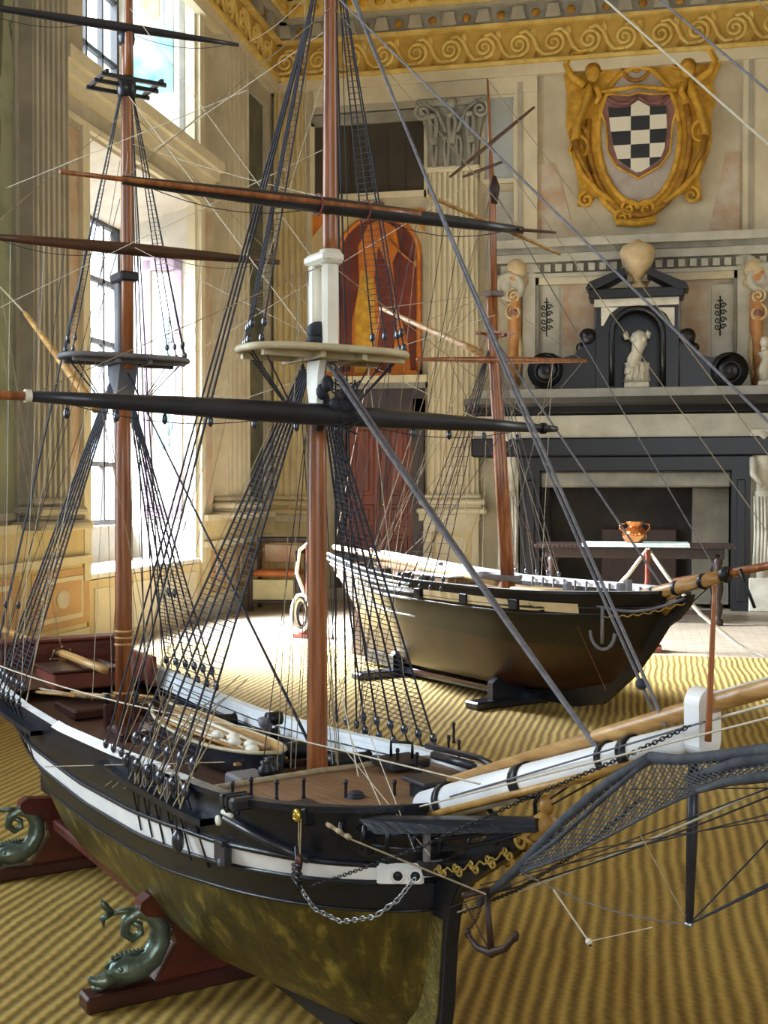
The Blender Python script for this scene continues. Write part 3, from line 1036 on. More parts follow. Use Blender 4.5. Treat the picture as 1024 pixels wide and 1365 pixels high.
m.box((bx(800, YP), YB - .12, .0), (bx(905, YP), YB - .04, .85), 'rust_iron', .02)
m.build('firebox', root)
for p0, p1 in ((662, 690), (1002, 1034)):          # carved marble figures at the sides
    m = MB(f)
    a, b = bx(p0, YP), bx(p1, YP)
    c = (a + b) / 2; hw = (b - a) / 2
    m.box((a - .02, YP + .02, 0), (b + .02, YB - .1, .35), 'marble_white', .01)
    m.box((a, YP + .10, .35), (b, YB - .1, Zl0), 'marble_mantel')
    m.lathe([(hw * .62, .35), (hw * .7, .5), (hw * .62, 1.0), (hw * .85, 1.25)], (c, YP + .10, 0), 'marble_white', 14, sy=.7)
    m.lathe([(hw * .8, 1.22), (hw * .55, 1.38), (hw * .85, 1.58), (hw * .9, 1.66), (hw * .3, 1.71), (hw * .25, 1.76)], (c, YP + .10, 0), 'marble_white', 14, sy=.7)
    m.ball((c, YP + .06, 1.82), .075, 'marble_white', 12, (.85, .9, 1.1))
    m.tube([(a + .02, YP + .06, 1.6), (a + .015, YP, 1.42), (c, YP - .01, 1.3)], [.04, .035, .025], 'marble_white', 8)
    for k in range(6):
        x = a + .03 + (b - a - .06) * k / 5
        m.tube([(x, YP + .04, .45), (x + .01, YP + .03, .8), (x, YP + .03, 1.2)], [.018, .014, .01], 'marble_white', 6)
    m.box((a - .01, YP + .02, 1.9), (b + .01, YB - .1, Zl0), 'marble_white', .01)
    m.build('carved_figure', root)

# ------------------------------------------------------------ panel above the mantel and the black niche
m = MB(BW)
h = lambda px, py: bw(px, py)
def ring(x0, y0, x1, y1, w_, mt, d):
    (a0, z1), (a1, z0) = h(x0, y0), h(x1, y1)
    m.box((a0, 0, z0), (a0 + w_, d, z1), mt).box((a1 - w_, 0, z0), (a1, d, z1), mt)
    m.box((a0, 0, z1 - w_), (a1, d, z1), mt)
ring(698, 325, 1000, 516, .14, 'marble_mantel', .09)
ring(712, 338, 985, 516, .06, 'stone_grey', .07)
q0 = h(718, 343); q1 = h(980, 516)
m.box((q0[0], 0, q1[1]), (q1[0], .01, q0[1]), 'marble_grey')
(a0, z1), (a1, z0) = h(722, 372), h(746, 505)
m.box((a0, .01, z0), (a1, .02, z1), 'marble_mantel')
(a0, z1), (a1, z0) = h(949, 380), h(978, 505)
m.box((a0, .01, z0), (a1, .02, z1), 'marble_mantel')
for (x0, x1) in ((750, 792), (908, 944)):
    (a0, z1), (a1, z0) = h(x0, 380), h(x1, 514)
    m.box((a0, .01, z0), (a1, .02, z1), 'marble_pink')
(a0, z1), (a1, z0) = h(730, 348), h(970, 376)
m.box((a0, .01, z0), (a1, .015, z1), 'marble_pink')
for (cx_, cy_) in ((729, 424), (960, 422)):           # small dark wrought emblems
    for dy in (-14, -5, 5, 14):
        a, z = h(cx_, cy_ + dy)
        for sg in (-1, 1):
            m.tube([(p[0], .026, p[1]) for p in spiral((a + sg * .03, z), .035, 1.2, 0, sg, 12)], .007, 'iron', 5)
    a, z = h(cx_, cy_)
    m.tube([(a, .026, z - .21), (a, .026, z + .22)], .007, 'iron', 5)
    m.tube([(a - .03, .026, z + .17), (a + .03, .026, z + .17)], .007, 'iron', 5)
struct(m, 'wall_panel_back')
# herms beside the panel
for sgn, px, lab in ((1, 687, 'orange painted herm with a head in profile, left of the overmantel panel'), (-1, 1008, 'orange painted herm at the right edge, right of the overmantel panel')):
    a, z0 = h(px, 516)
    root = empty('herm_figure', (a, YB, z0), lab, 'herm')
    k = lambda dx, py, off=.09: (sgn * dx * (13.5 / F), -off, h(px, py)[1] - z0)
    m = MB(lambda p: p)
    m.tube([k(0, 515), k(-2, 480), k(1, 440), k(0, 410), k(2, 392)], [.09, .085, .12, .13, .10], 'herm', 12, flat=.6)
    m.tube([k(6, 500), k(8, 470), k(5, 440)], [.04, .05, .04], 'herm_pale', 8, flat=.6)
    m.ball(k(0, 500), .07, 'herm_pale', 10)
    m.build('torso', root)
    m = MB()
    m.tube([k(2, 395), k(1, 382)], [.055, .05], 'herm', 10)
    m.ball(k(0, 368, .11), .105, 'herm', 16, (.9, .8, 1.15))
    m.ball(k(-11, 370, .13), .025, 'herm', 8, (1.2, .8, .8))
    m.ball(k(-7, 378, .13), .035, 'herm', 8)
    m.build('head', root)
    m = MB()
    m.ball(k(3, 362, .11), .125, 'herm_pale', 14, (.95, .75, 1.0))
    m.ball(k(11, 378, .10), .06, 'herm_pale', 10)
    m.build('hair', root)
    m = MB()
    c = k(0, 398)
    for cc, r in (((c[0], c[2]), .085), ((c[0], c[2] - .18), .10)):
        m.tube([(p[0], -.19, p[1]) for p in spiral(cc, r, 1.7, PI / 2, sgn, 24)], .016, 'herm_pale', 6)
    m.ball((c[0], -.18, c[2] - .18), .05, 'mauve', 10)
    m.build('volute', root)

# black aedicule standing on the ledge
YN = 13.1
h = lambda px, py: bw(px, py, YN)
ax, az = h(850, 517)
root = empty('black_overmantel', (ax, YN, Zw0), 'black stone niche with broken pediment and side volutes on the mantel', 'overmantel')
f = lambda p: Vector((p[0] - ax, p[1], p[2] - Zw0))
P = lambda pts: [h(*p) for p in pts]
zb = Zw0
m = MB(f)
arcp = lambda r: [(850 - r * math.cos(PI * k / 14), 447 - r * 1.0 * math.sin(PI * k / 14)) for k in range(15)]
# front wall with the arch cut out: two side strips and the arch band
left = [(795, 518), (795, 408), (850, 408)] + [(850, 447 - 34)] + arcp(34)[7::-1] + [(816, 518)]
right = [(904, 518), (904, 408), (850, 408)] + [(850, 447 - 34)] + arcp(34)[7:] + [(884, 518)]
m.prism(P(left), -.10, .12, 'black_marble', axis=1)
m.prism(P(right), -.10, .12, 'black_marble', axis=1)
m.tube([(a, -.12, b) for a, b in P([(816, 516)] + arcp(34) + [(884, 516)])], .03, 'black_marble', 8)
m.prism(P([(800, 518), (800, 410), (900, 410), (900, 518)]), .16, .2, 'black_marble', axis=1)
m.build('niche', root)
m = MB(f)
for tri in ([(802, 412), (825, 412), (814, 420), (805, 436), (802, 436)], [(899, 412), (877, 412), (888, 420), (897, 436), (899, 436)]):
    m.prism(P(tri), -.125, -.10, 'marble_white', axis=1)
(a0, z1), (a1, z0) = h(793, 398), h(905, 408)
m.box((a0, -.13, z0), (a1, .15, z1), 'marble_white')
m.build('white_inlay', root)
m = MB(f)
(a0, z1), (a1, z0) = h(786, 389), h(912, 398)
m.box((a0, -.18, z0), (a1, .18, z1), 'black_marble', .01)
m.prism(P([(782, 388), (786, 380), (833, 361), (836, 369), (796, 389)]), -.2, .18, 'black_marble', axis=1)
m.prism(P([(918, 388), (914, 380), (866, 361), (863, 369), (904, 389)]), -.2, .18, 'black_marble', axis=1)
m.build('pediment', root)
m = MB(f); m.prism(P([(808, 389), (832, 376), (840, 389)]), -.1, .1, 'cream_dim', axis=1); m.build('tympanum', root)
m = MB(f); m.prism(P([(892, 389), (868, 376), (860, 389)]), -.1, .1, 'cream_dim', axis=1); m.build('tympanum', root)
for sg in (-1, 1):
    k = lambda dx, py: h(850 + sg * dx, py)
    m = MB(f)
    body = [(56, 518), (56, 440), (66, 440), (72, 462), (84, 474), (100, 478), (112, 472), (130, 472), (142, 482), (145, 497), (140, 512), (128, 518)]
    m.prism([k(*p) for p in body], -.08, .10, 'black_marble', axis=1)
    c = k(122, 495)
    rr = .19
    m.lathe([(rr, -.12), (rr, .12)], (c[0], 0, c[1]), 'black_marble', 24, 'y')
    m.tube([(p[0], -.13, p[1]) for p in spiral(c, rr * .9, 1.8, PI / 2, sg, 28)], .014, 'iron', 6)
    c = k(66, 450)
    m.lathe([(.085, -.12), (.085, .12)], (c[0], 0, c[1]), 'black_marble', 18, 'y')
    c = k(75, 464)
    m.ball((c[0], -.02, c[1]), .06, 'black_marble', 10)
    m.build('volute', root)

# urn above the pediment, torso in the niche
a, z = h(850, 386)
m = MB()
m.lathe([(.09, 0), (.10, .03), (.05, .07), (.04, .11), (.10, .17), (.17, .30), (.19, .40), (.16, .46), (.06, .50), (.02, .53)], (0, 0, 0), 'herm_pale', 20)
for sg in (-1, 1):
    m.tube([(sg * .18, 0, .0), (sg * .12, 0, .06), (sg * .05, 0, .05)], [.03, .03, .02], 'gilt_wood', 8)
o = m.build('urn'); o.location = (a, YN, z)
tag(o, 'pale painted urn rising through the broken black pediment', 'urn')
a, z = h(849, 517)
root = empty('torso_statue', (a, YN - .02, Zw0), 'white marble torso without head or arms inside the black niche', 'statue')
m = MB()
m.box((-.13, -.09, 0), (.13, .09, .06), 'marble_white', .01)
m.lathe([(.11, .06), (.13, .12), (.10, .22), (.13, .27)], (0, 0, 0), 'marble_white', 14, sy=.7)
for k in range(7):
    t = k / 6 * PI
    m.tube([(.12 * math.cos(t), -.08 * math.sin(t), .27), (.10 * math.cos(t) + .01, -.09 * math.sin(t), .17), (.13 * math.cos(t), -.09 * math.sin(t), .07)], .016, 'marble_white', 6)
m.build('draped_base', root)
m = MB()
m.tube([(-.02, 0, .22), (-.03, 0, .30), (0, -.01, .38), (.03, 0, .47), (.01, 0, .56), (-.01, 0, .60)], [.10, .115, .085, .115, .12, .06], 'marble_white', 16, flat=.7)
for sg in (-1, 1):
    m.tube([(sg * .09, 0, .57), (sg * .14, 0, .55)], [.05, .035], 'marble_white', 10)
    m.ball((.02 + sg * .045, -.07, .51), .04, 'marble_white', 10)
m.tube([(-.07, -.02, .24), (-.09, -.03, .14)], [.055, .045], 'marble_white', 10)
m.tube([(.05, -.02, .24), (.06, -.05, .16)], [.055, .045], 'marble_white', 10)
m.build('body', root)
a, z = h(1019, 517)
m = MB()
m.box((-.07, -.07, 0), (.07, .07, .05), 'marble_white', .01)
m.tube([(0, 0, .05), (-.01, 0, .16), (.02, 0, .27), (0, 0, .36)], [.07, .09, .06, .09], 'marble_white', 12, flat=.8)
m.tube([(0, 0, .36), (0, 0, .42)], [.035, .03], 'marble_white', 8)
m.ball((0, 0, .46), .055, 'marble_white', 12, (.85, .9, 1.1))
m.tube([(.08, 0, .34), (.11, -.03, .24), (.04, -.07, .2)], [.03, .025, .02], 'marble_white', 8)
o = m.build('statuette'); o.location = (a, YN, Zw0)
tag(o, 'small white statuette on the mantel ledge at the right edge', 'statue')

# ------------------------------------------------------------ rug
m = MB()
rx0, rx1, ry0, ry1 = -3.75, 4.8, -1.5, at(900, 874, 2, 0.012)[1]
nx = 30
rows = []
m.box((rx0, ry0, 0), (rx1, ry1, 0.012), 'sisal', .004)
o = m.build('sisal_rug'); centre(o)
tag(o, 'large straw coloured ribbed sisal rug under both ship models', 'rug')

# ============================================================ THE SHIP MODELS
def flat2world(r, fwd):
    return Vector((math.cos(YAW) * r - math.sin(YAW) * fwd, math.sin(YAW) * r + math.cos(YAW) * fwd, 0))


class Ship:
    """local frame: x to the bow, y to port, z up, origin on the floor under the foremost mast"""
    def __init__(s, name, r, fwd, ax, label, floor=0.012):
        d = flat2world(*ax)
        s.rot = math.atan2(d.y, d.x)
        s.loc = flat2world(r, fwd)
        s.root = empty(name, s.loc, label, 'ship model', s.rot)
        s.M = Matrix.Translation(s.loc) @ Matrix.Rotation(s.rot, 4, 'Z')
        s.I = s.M.inverted()

    def Q(s, px, py, u=None, x=None, z=None):
        """place seen at (px, py) lying on the lengthwise plane y=u, the section x, or the height z"""
        o = s.I @ CAM
        d = s.I.to_3x3() @ ray(px, py)
        if u is not None: t = (u - o.y) / d.y
        elif x is not None: t = (x - o.x) / d.x
        else: t = (z - o.z) / d.z
        return o + d * t


S1 = Ship('ship_model', -0.13, 2.60, (0.525, -0.851), 'black hulled two masted model ship with white stripe and gold bottom, in the foreground')
Q = S1.Q
R1 = S1.root

# ---- hull form
def make_hull(ship, xst, xbw, stern, stem, halfb, rail, keel, wl, sb, stt, mats, tr=0.02):
    """xst/xbw(z): ends; halfb(sg): half breadth at the rail; rail.. (x)->z tables"""
    rows = []
    N = 46
    info = []
    lev = [('k', 0), ('b', .15), ('b', .3), ('b', .45), ('b', .6), ('b', .75), ('b', .88), ('w', 0), ('s', .33), ('s', .66), ('s', 1), ('t', 1), ('r', .4), ('r', .7), ('r', 1)]
    grid_p, names = [], []
    for i in range(N + 1):
        q = i / N
        sg = 1 - (1 - q) ** 1.35
        row = []
        for kind, t in lev:
            x0 = stern + (stem - stern) * sg
            zk, zw, zs, zt, zr = (interp(T, x0) for T in (keel, wl, sb, stt, rail))
            z = {'k': zk, 'b': zk + (zw - zk) * t, 'w': zw, 's': zw + (zs - zw) * t, 't': zt, 'r': zt + (zr - zt) * t}[kind]
            x = xst(z) + (xbw(z) - xst(z)) * sg
            v = (z - zk) / (zr - zk)
            # finer towards the ends
            fine = 0.30 + 0.75 * max(0, (sg - .72) / .28) ** 1.5 + 1.3 * max(0, (.35 - sg) / .35) ** 1.3
            B = halfb(sg)
            b = B * (v ** fine) * (1 - 0.0 * v)
            if v > .8: b *= 1 - .06 * (v - .8) / .2
            row.append((x, max(b, .0), z))
        grid_p.append(row)
    mb = MB()
    def mt(i, j):
        kind = lev[j + 1][0]
        if kind in 'kbw': return mats[0]
        if kind == 's': return mats[1]
        if kind == 't': return mats[2]
        return mats[1]
    mb.grid([[(x, -y, z) for x, y, z in r] for r in grid_p], mt)
    mb.grid([[(x, y, z) for x, y, z in r] for r in grid_p], mt)
    # transom
    st = grid_p[0]
    mb.add([(x, -y, z) for x, y, z in st] + [(x, y, z) for x, y, z in st[::-1]], [list(range(2 * len(st)))], mats[1])
    hull = mb.build('hull', ship.root)
    # inner side of the bulwarks
    mi = MB()
    for sg_ in (-1, 1):
        inner = []
        for r in grid_p:
            (x, y, z), (xa, ya, za) = r[-1], r[-3]
            yy = max(y - tr, 0)
            inner.append([(x - (tr if yy == 0 else 0), sg_ * yy, z), (xa - (tr if yy == 0 else 0), sg_ * max(ya - tr, 0), z - mats[4])])
        mi.grid(inner, mats[3])
    mi.build('inner_bulwark', ship.root)
    return grid_p


def beam1(sg):
    if sg > .80: return .315 * (1 - ((sg - .80) / .20) ** 2.7) ** .55
    if sg < .25: return .315 * (.74 + .26 * math.sin(sg / .25 * PI / 2))
    return .315 - .0 * (sg - .25)


stem1 = [(0, .30), (.14, .34), (.2, .40), (.28, .425), (.42, .44), (.52, .452), (.60, .455), (.8, .47)]
rail1 = [(-2.1, .68), (-1.7, .63), (-1.3, .605), (-.9, .600), (-.5, .615), (-.1, .640), (.2, .655), (.46, .672)]
keel1 = [(-2.1, .16), (.2, .135), (.34, .15), (.46, .20)]
wl1 = [(-2.1, .42), (-1.4, .375), (-.8, .365), (-.3, .395), (-.05, .425), (.2, .452), (.46, .475)]
sb1 = [(-2.1, .50), (-1.4, .452), (-.8, .432), (-.4, .447), (-.1, .478), (.2, .512), (.46, .532)]
st1 = [(-2.1, .57), (-1.4, .508), (-.8, .489), (-.4, .505), (-.1, .533), (.2, .556), (.46, .565)]
G1 = make_hull(S1, lambda z: -2.05 - max(0, z - .4) * .4, lambda z: interp(stem1, z), -2.1, .46, beam1, rail1, keel1, wl1, sb1, st1, ('hull_gold', 'hull_black', 'hull_white', 'bulwark_white', 0.05))


def hb1(x, z):
    """half breadth of hull 1 at local x, z (nearest station, interpolated in z)"""
    best = min(G1, key=lambda r: abs(interp([(p[2], p[0]) for p in r], z) - x))
    return interp([(p[2], p[1]) for p in best], z)


# rails: near rail cap and far rail cap, black outside edge, white top aft
m = MB()
for sg_ in (-1, 1):
    rows = []
    for r in G1:
        x, y, z = r[-1]
        yo, yi = y + .007, max(y - .022, 0)
        rows.append([(x, sg_ * yo, z - .006), (x, sg_ * yo, z + .006), (x, sg_ * yi, z + .006), (x, sg_ * yi, z - .006)])
    m.grid(rows, lambda i, j: 'bulwark_white' if (j in (1, 2) and (i < 32 or sg_ > 0)) else 'hull_black', smooth=False)
m.build('rail_cap', R1)
# rubbing strakes
for nm, row, r_ in (('wale', 10, .006), ('wale', 11, .0055), ('wale', 7, .003)):
    for sg_ in (-1, 1):
        m = MB(); m.tube([(r[row][0], sg_ * (r[row][1] + .001), r[row][2]) for r in G1], r_, 'hull_black', 6)
        m.build(nm, R1)
# thin dark lines on the white inside of the far bulwark
m = MB()
for dz in (-.022, -.044):
    pts = []
    for r in G1[:40]:
        x, y, z = r[-1]
        pts.append((x, max(y - .024, 0), z + dz))
    m.tube(pts, .0016, 'hull_black', 5)
m.build('bulwark_batten', R1)
# outer stripe on the near side top (white topped plank, aft part)
m = MB()
rows = [[(r[-1][0], -(r[-1][1] + .012), r[-1][2] + .003), (r[-1][0], -(r[-1][1] - .010), r[-1][2] + .018)] for r in G1[16:31]]
m.grid(rows, 'hull_white')
m.build('hammock_rail', R1)

# keel, stem post, rudder
m = MB()
out = [(.30, .10), (.40, .13), (.455, .20), (.475, .30), (.485, .42), (.50, .50), (.53, .55), (.46, .56), (.43, .40), (.41, .26), (.36, .19), (.25, .15), (-2.0, .17), (-2.0, .10)]
m.prism([(a, b) for a, b in out], -.014, .014, 'hull_black', axis=1)
m.build('keel', R1)
m = MB()
m.prism([(.36, .155), (.442, .20), (.464, .30), (.474, .42), (.477, .465), (.425, .465), (.418, .40), (.40, .28), (.345, .21)], -.0175, .0175, 'hull_gold_bright', axis=1)
m.build('stem_plate', R1)
m = MB(); m.box((-2.16, -.012, .14), (-2.04, .012, .5), 'hull_black', .004); m.build('rudder', R1)

# decks
def deckmesh(name, x0, x1, z, mtl, inset=.024, n=24):
    m = MB()
    rows = []
    for r in G1:
        x = interp([(p[2], p[0]) for p in r], z(r[0][0]))
        if x < x0 or x > x1: continue
        y = max(interp([(p[2], p[1]) for p in r], z(x)) - inset, 0.003)
        rows.append((x, y))
    xs = [x0] + [a for a, _ in rows] + ([x1] if rows[-1][0] < x1 - .01 else [])
    rows = [(x0, rows[0][1])] + rows
    v = [[(x, -y + 2 * y * k / 8, z(x) + .006 * (1 - (2 * k / 8 - 1) ** 2)) for k in range(9)] for x, y in rows]
    v2 = [[(p[0], p[1], p[2] - .01) for p in rr] for rr in v]
    m.grid(v, mtl); m.grid(v2, mtl)
    m.grid([v[0], v2[0]], mtl)
    return m.build(name, R1)


zdeck = lambda x: interp(rail1, x) - .075
deckmesh('main_deck', -2.05, .05, zdeck, 'deck_dark')
zfc = lambda x: interp(rail1, x) - .012
deckmesh('forecastle_deck', .0, .44, zfc, 'deck')
deckmesh('quarter_deck', -2.05, -1.62, lambda x: interp(rail1, x) - .035, 'deck_dark')
m = MB(); m.box((-.012, -.27, .585), (.006, .27, .636), 'hull_black', .003)
m.tube([(.0, -.28, .638), (.0, 0, .644), (.0, .28, .638)], .007, 'rope_tan', 6)
m.build('forecastle_bulkhead', R1)

# forecastle fittings: rounded deck coaming at the bow, coil, blocks, pins
def pin(name, x, y, z0, h, r=.0032, mt='iron'):
    m = MB(); m.lathe([(r * 1.6, 0), (r, .008), (r, h - .01), (r * 1.5, h - .006), (r * 1.2, h)], (x, y, z0), mt, 7)
    m.build(name, R1)


for px, py in ((310, 1068), (335, 1062), (369, 1066), (405, 1063), (461, 1066), (526, 1066), (560, 1046)):
    p = Q(px, py, z=.648)
    pin('belaying_pin', p.x, p.y, .645, .042)
for px, py in ((420, 1000), (530, 1022), (556, 1028), (598, 1003), (605, 985), (612, 1010)):
    p = Q(px, py, z=.655)
    pin('belaying_pin', p.x, p.y, .645, .05)
p = Q(475, 1064, z=.652)
m = MB()
for k in range(3):
    m.lathe([(.016 - .003 * k, 0), (.021 - .003 * k, .004), (.016 - .003 * k, .008)], (p.x, p.y, .648 + .005 * k), 'rope_black', 16)
m.build('rope_coil', R1)
p = Q(566, 1060, z=.66)
m = MB(); m.box((p.x - .03, p.y - .02, .645), (p.x + .035, p.y + .025, .690), 'iron', .008)
m.box((p.x - .04, p.y - .03, .685), (p.x + .045, p.y + .03, .694), 'spar_dark', .003); m.build('bowsprit_bitts', R1)
m = MB(); m.box((.03, .10, .65), (.12, .20, .668), 'spar_dark', .004); m.tube([(.05, .14, .668), (.05, .14, .70), (.09, .17, .70), (.09, .17, .668)], .004, 'iron', 6)
m.build('deck_hatch', R1)
m = MB(); m.tube([(.02, .255, .672), (.25, .235, .690), (.36, .19, .70)], .007, 'spar_dark', 8); m.build('spare_spar', R1)
m = MB(); m.tube([(.10, .22, .67), (.30, .18, .69)], .010, 'spar_dark', 8); m.build('spare_spar', R1)

# carronades along the far side, seen inside the bulwark
for x in (-.22, -.45, -.72, -1.0):
    z = zdeck(x)
    m = MB()
    m.lathe([(.012, -.055), (.022, -.05), (.024, -.01), (.019, .02), (.017, .055), (.022, .06), (.010, .062)], (x, .185, z + .042), 'iron', 14, 'y')
    m.box((x - .022, .12, z + .002), (x + .022, .21, z + .024), 'cradle_dark', .004)
    for sy in (.135, .19):
        m.lathe([(.010, -.028), (.010, .028)], (x, sy, z + .012), 'iron', 10, 'x')
    m.build('carronade', R1)
m = MB()
for k in range(6):
    m.lathe([(.010 + .004 * (k % 2), 0), (.015 + .004 * (k % 2), .006), (.010, .012)], (-.10 - .03 * (k % 3), .21 + .02 * (k // 3), zdeck(-.1) + .03 + .012 * (k // 3)), 'rope_black', 12)
m.build('gear_pile', R1)

# ship's bell post / bitts near the mast
for x, y in ((-.16, -.06), (-.20, -.03)):
    m = MB(); z = zdeck(x)
    m.lathe([(.016, 0), (.013, .02), (.020, .03), (.020, .045), (.012, .05), (.016, .058)], (x, y, z + .02), 'iron', 12)
    m.build('bitt', R1)
m = MB(); z = zdeck(-.2)
m.box((-.27, -.10, z), (-.10, .02, z + .022), 'spar_dark', .004); m.build('galley_hatch', R1)
m = MB(); m.box((-.24, -.13, z + .02), (-.15, -.05, z + .05), 'top_grey', .006); m.build('skylight', R1)
p = Q(355, 985, z=.60)
m = MB(); m.lathe([(.010, .0), (.010, .085), (.020, .10), (.023, .115), (.018, .118)], (p.x, p.y, zdeck(p.x)), 'top_grey', 14)
m.lathe([(.018, -.02), (.018, .02)], (p.x + .005, p.y + .02, zdeck(p.x) + .115), 'iron', 12, 'y')
m.build('galley_chimney', R1)

# longboat amidships with spars on top
def longboat():
    m = MB()
    z0 = zdeck(-.6) + .012
    L0, L1, B, H = -.98, -.22, .088, .075
    rows = []
    for i in range(25):
        t = i / 24
        x = L0 + (L1 - L0) * t
        b = B * (1 - abs(2 * t - 1) ** 2.6) ** .6 * (1 if t > .5 else .95) + (.03 if t < .02 else 0)
        sh = .018 * abs(2 * t - 1) ** 2
        rows.append([(x, b * math.sin(a) if False else b * c, z0 + H * (1 - s) + sh) for c, s in [(1, 0), (.96, .35), (.8, .65), (.5, .9), (0, 1), (-.5, .9), (-.8, .65), (-.96, .35), (-1, 0)]])
    m.grid(rows, 'hull_black')
    o = m.build('longboat', R1)
    i = MB()
    rws = [[(x, y * .9, z + .004) for x, y, z in r] for r in rows[1:-1]]
    i.grid(rws, 'spar_wood')
    for k in range(9):
        x = L0 + .09 + k * .072
        i.box((x - .005, -.07, z0 + .052), (x + .005, .07, z0 + .058), 'spar_wood')
    i.build('thwarts', o)
    r = MB()
    for sg in (0, -1):
        r.tube([rr[sg] for rr in rows], .005, 'top_cream', 6)
    r.build('gunwale', o)
    for k in range(9):
        y = -.05 + .0125 * k
        s = MB(); s.tube([(L0 + .12 + .02 * (k % 3), y, z0 + .074), (L1 - .12 - .02 * (k % 2), y * .7, z0 + .078)], .0055 + .002 * (k % 2), ('spar_wood', 'mast_white', 'rope_tan')[k % 3], 7)
        s.build('stowed_oar', o)
    for k in range(5):
        s = MB(); s.ball((-.5 + .05 * k, -.03 + .02 * (k % 2), z0 + .09), .016, 'mast_white', 9, (1.5, 1, .7)); s.build('canvas_bundle', o)


longboat()

# after part: cabin, spars and boats, boom
m = MB()
zq = .60
m.box((-2.04, -.235, zq), (-1.98, .235, zq + .115), 'cabin_red', .008)
m.box((-2.05, -.245, zq + .112), (-1.96, .245, zq + .124), 'cabin_red', .004)
m.box((-2.0, .215, zq - .02), (-1.62, .238, zq + .085), 'cabin_red', .004)
m.box((-2.0, -.238, zq - .02), (-1.85, -.22, zq + .06), 'cabin_red', .004)
m.build('taffrail', R1)
m = MB()
m.box((-1.86, -.11, zq - .01), (-1.64, .11, zq + .05), 'cabin_red', .006)
m.box((-1.87, -.12, zq + .048), (-1.63, .12, zq + .058), 'cradle_dark', .004)
m.build('cabin_skylight', R1)
m = MB()
m.lathe([(.012, 0), (.012, .05)], (-1.92, 0, zq), 'cradle_dark', 8)
for k in range(8):
    a = PI * k / 4
    m.tube([(-1.92, 0, zq + .06), (-1.92, .045 * math.cos(a), zq + .06 + .045 * math.sin(a))], .003, 'spar_wood', 5)
m.tube([(-1.92, .036 * math.cos(PI * k / 10), zq + .06 + .036 * math.sin(PI * k / 10)) for k in range(21)], .004, 'cradle_dark', 6)
m.build('steering_wheel', R1)
rnd = random.Random(11)
for k in range(10):
    x = -1.60 + .03 * k; y = -.14 + .026 * k
    m = MB(); m.tube([(x - .12, y - .03, zdeck(-1.5) + .035 + .02 * rnd.random()), (x + .12, y + .05, zdeck(-1.5) + .045 + .02 * rnd.random())], .0055, ('spar_wood', 'rope_tan')[k % 2], 6)
    m.build('spare_spar', R1)
m = MB(); m.box((-1.58, -.13, zdeck(-1.5)), (-1.36, .13, zdeck(-1.5) + .03), 'cradle_dark', .006); m.build('main_hatch', R1)
m = MB(); m.box((-1.16, -.10, zdeck(-1.1)), (-1.02, .10, zdeck(-1.1) + .03), 'cradle_dark', .006); m.build('fore_hatch', R1)
for y in (-.07, .02, .09):
    m = MB(); m.box((-1.24, y - .01, zdeck(-1.2)), (-1.22, y + .01, zdeck(-1.2) + .08), 'cradle_dark', .003)
    m.lathe([(.006, 0), (.006, .09), (.011, .10), (.008, .11)], (-1.23, y, zdeck(-1.2)), 'iron', 8); m.build('fife_post', R1)

# ---- spars
def spar(name, a, b, r0, r1, mt, n=12, mid=True, parent=None, ship=None):
    a, b = Vector(a), Vector(b)
    k = 9
    pts = [a.lerp(b, t / (k - 1)) for t in range(k)]
    rs = []
    for t in range(k):
        u = abs(2 * t / (k - 1) - 1) if mid else t / (k - 1)
        rs.append(r0 + (r1 - r0) * (u ** 1.6 if mid else u))
    m = MB(); m.tube(pts, rs, mt, n)
    return m.build(name, parent if parent is not None else (ship or S1).root)


XM = -1.28
# fore lower mast, doubling, topmast
fm = MB()
fm.tube([(-.03, 0, zdeck(0) - .01), (-.03, 0, .70), (-.03, 0, 1.3), (-.028, 0, 1.53)], [.0225, .022, .0205, .019], 'mast_wood', 18)
fm.build('lower_mast', R1)
fmh = MB()
fmh.box((-.044, -.018, 1.50), (-.016, .018, 1.752), 'mast_white', .004)
fmh.prism([(-.045, .0), (.02, 0), (.02, .045), (-.03, .17), (-.045, .17)], 0, 0, 'mast_white', axis=1) if False else None
fmh.build('masthead', R1)
m = MB(); m.box((-.050, -.026, 1.737), (.050, .026, 1.763), 'mast_white', .008); m.lathe([(.023, 0), (.023, .030)], (.028, 0, 1.735), 'mast_white', 14); m.build('mast_cap', R1)
m = MB(); m.prism([(-.03, 1.475), (-.02, 1.44), (-.01, 1.41), (.012, 1.41), (.02, 1.5), (.03, 1.53), (-.03, 1.53)], -.026, -.010, 'mast_white', axis=1)
m.build('mast_cheek', R1)
def top(name, x0, z, R, mt, ship=S1, hx=.10):
    m = MB()
    pts = []
    for k in range(28):
        a = 2 * PI * k / 28
        ca_, sa_ = math.cos(a), math.sin(a)
        xx = hx * (abs(ca_) ** .7) * (1 if ca_ > 0 else -1)
        yy = R * (abs(sa_) ** .75) * (1 if sa_ > 0 else -1)
        pts.append((x0 + xx, yy))
    m.prism(pts, z, z + .012, mt, axis=2)
    m.tube([(a, b, z + .006) for a, b in pts + pts[:1]], .0085, mt, 6)
    for y in (-.05, .05):
        m.box((x0 - hx * .9, y - .006, z - .014), (x0 + hx * .9, y + .006, z), mt)
    for x in (-.05, .05):
        m.box((x0 + x - .006, -R * .9, z - .012), (x0 + x + .006, R * .9, z), mt)
    return m.build(name, ship.root)


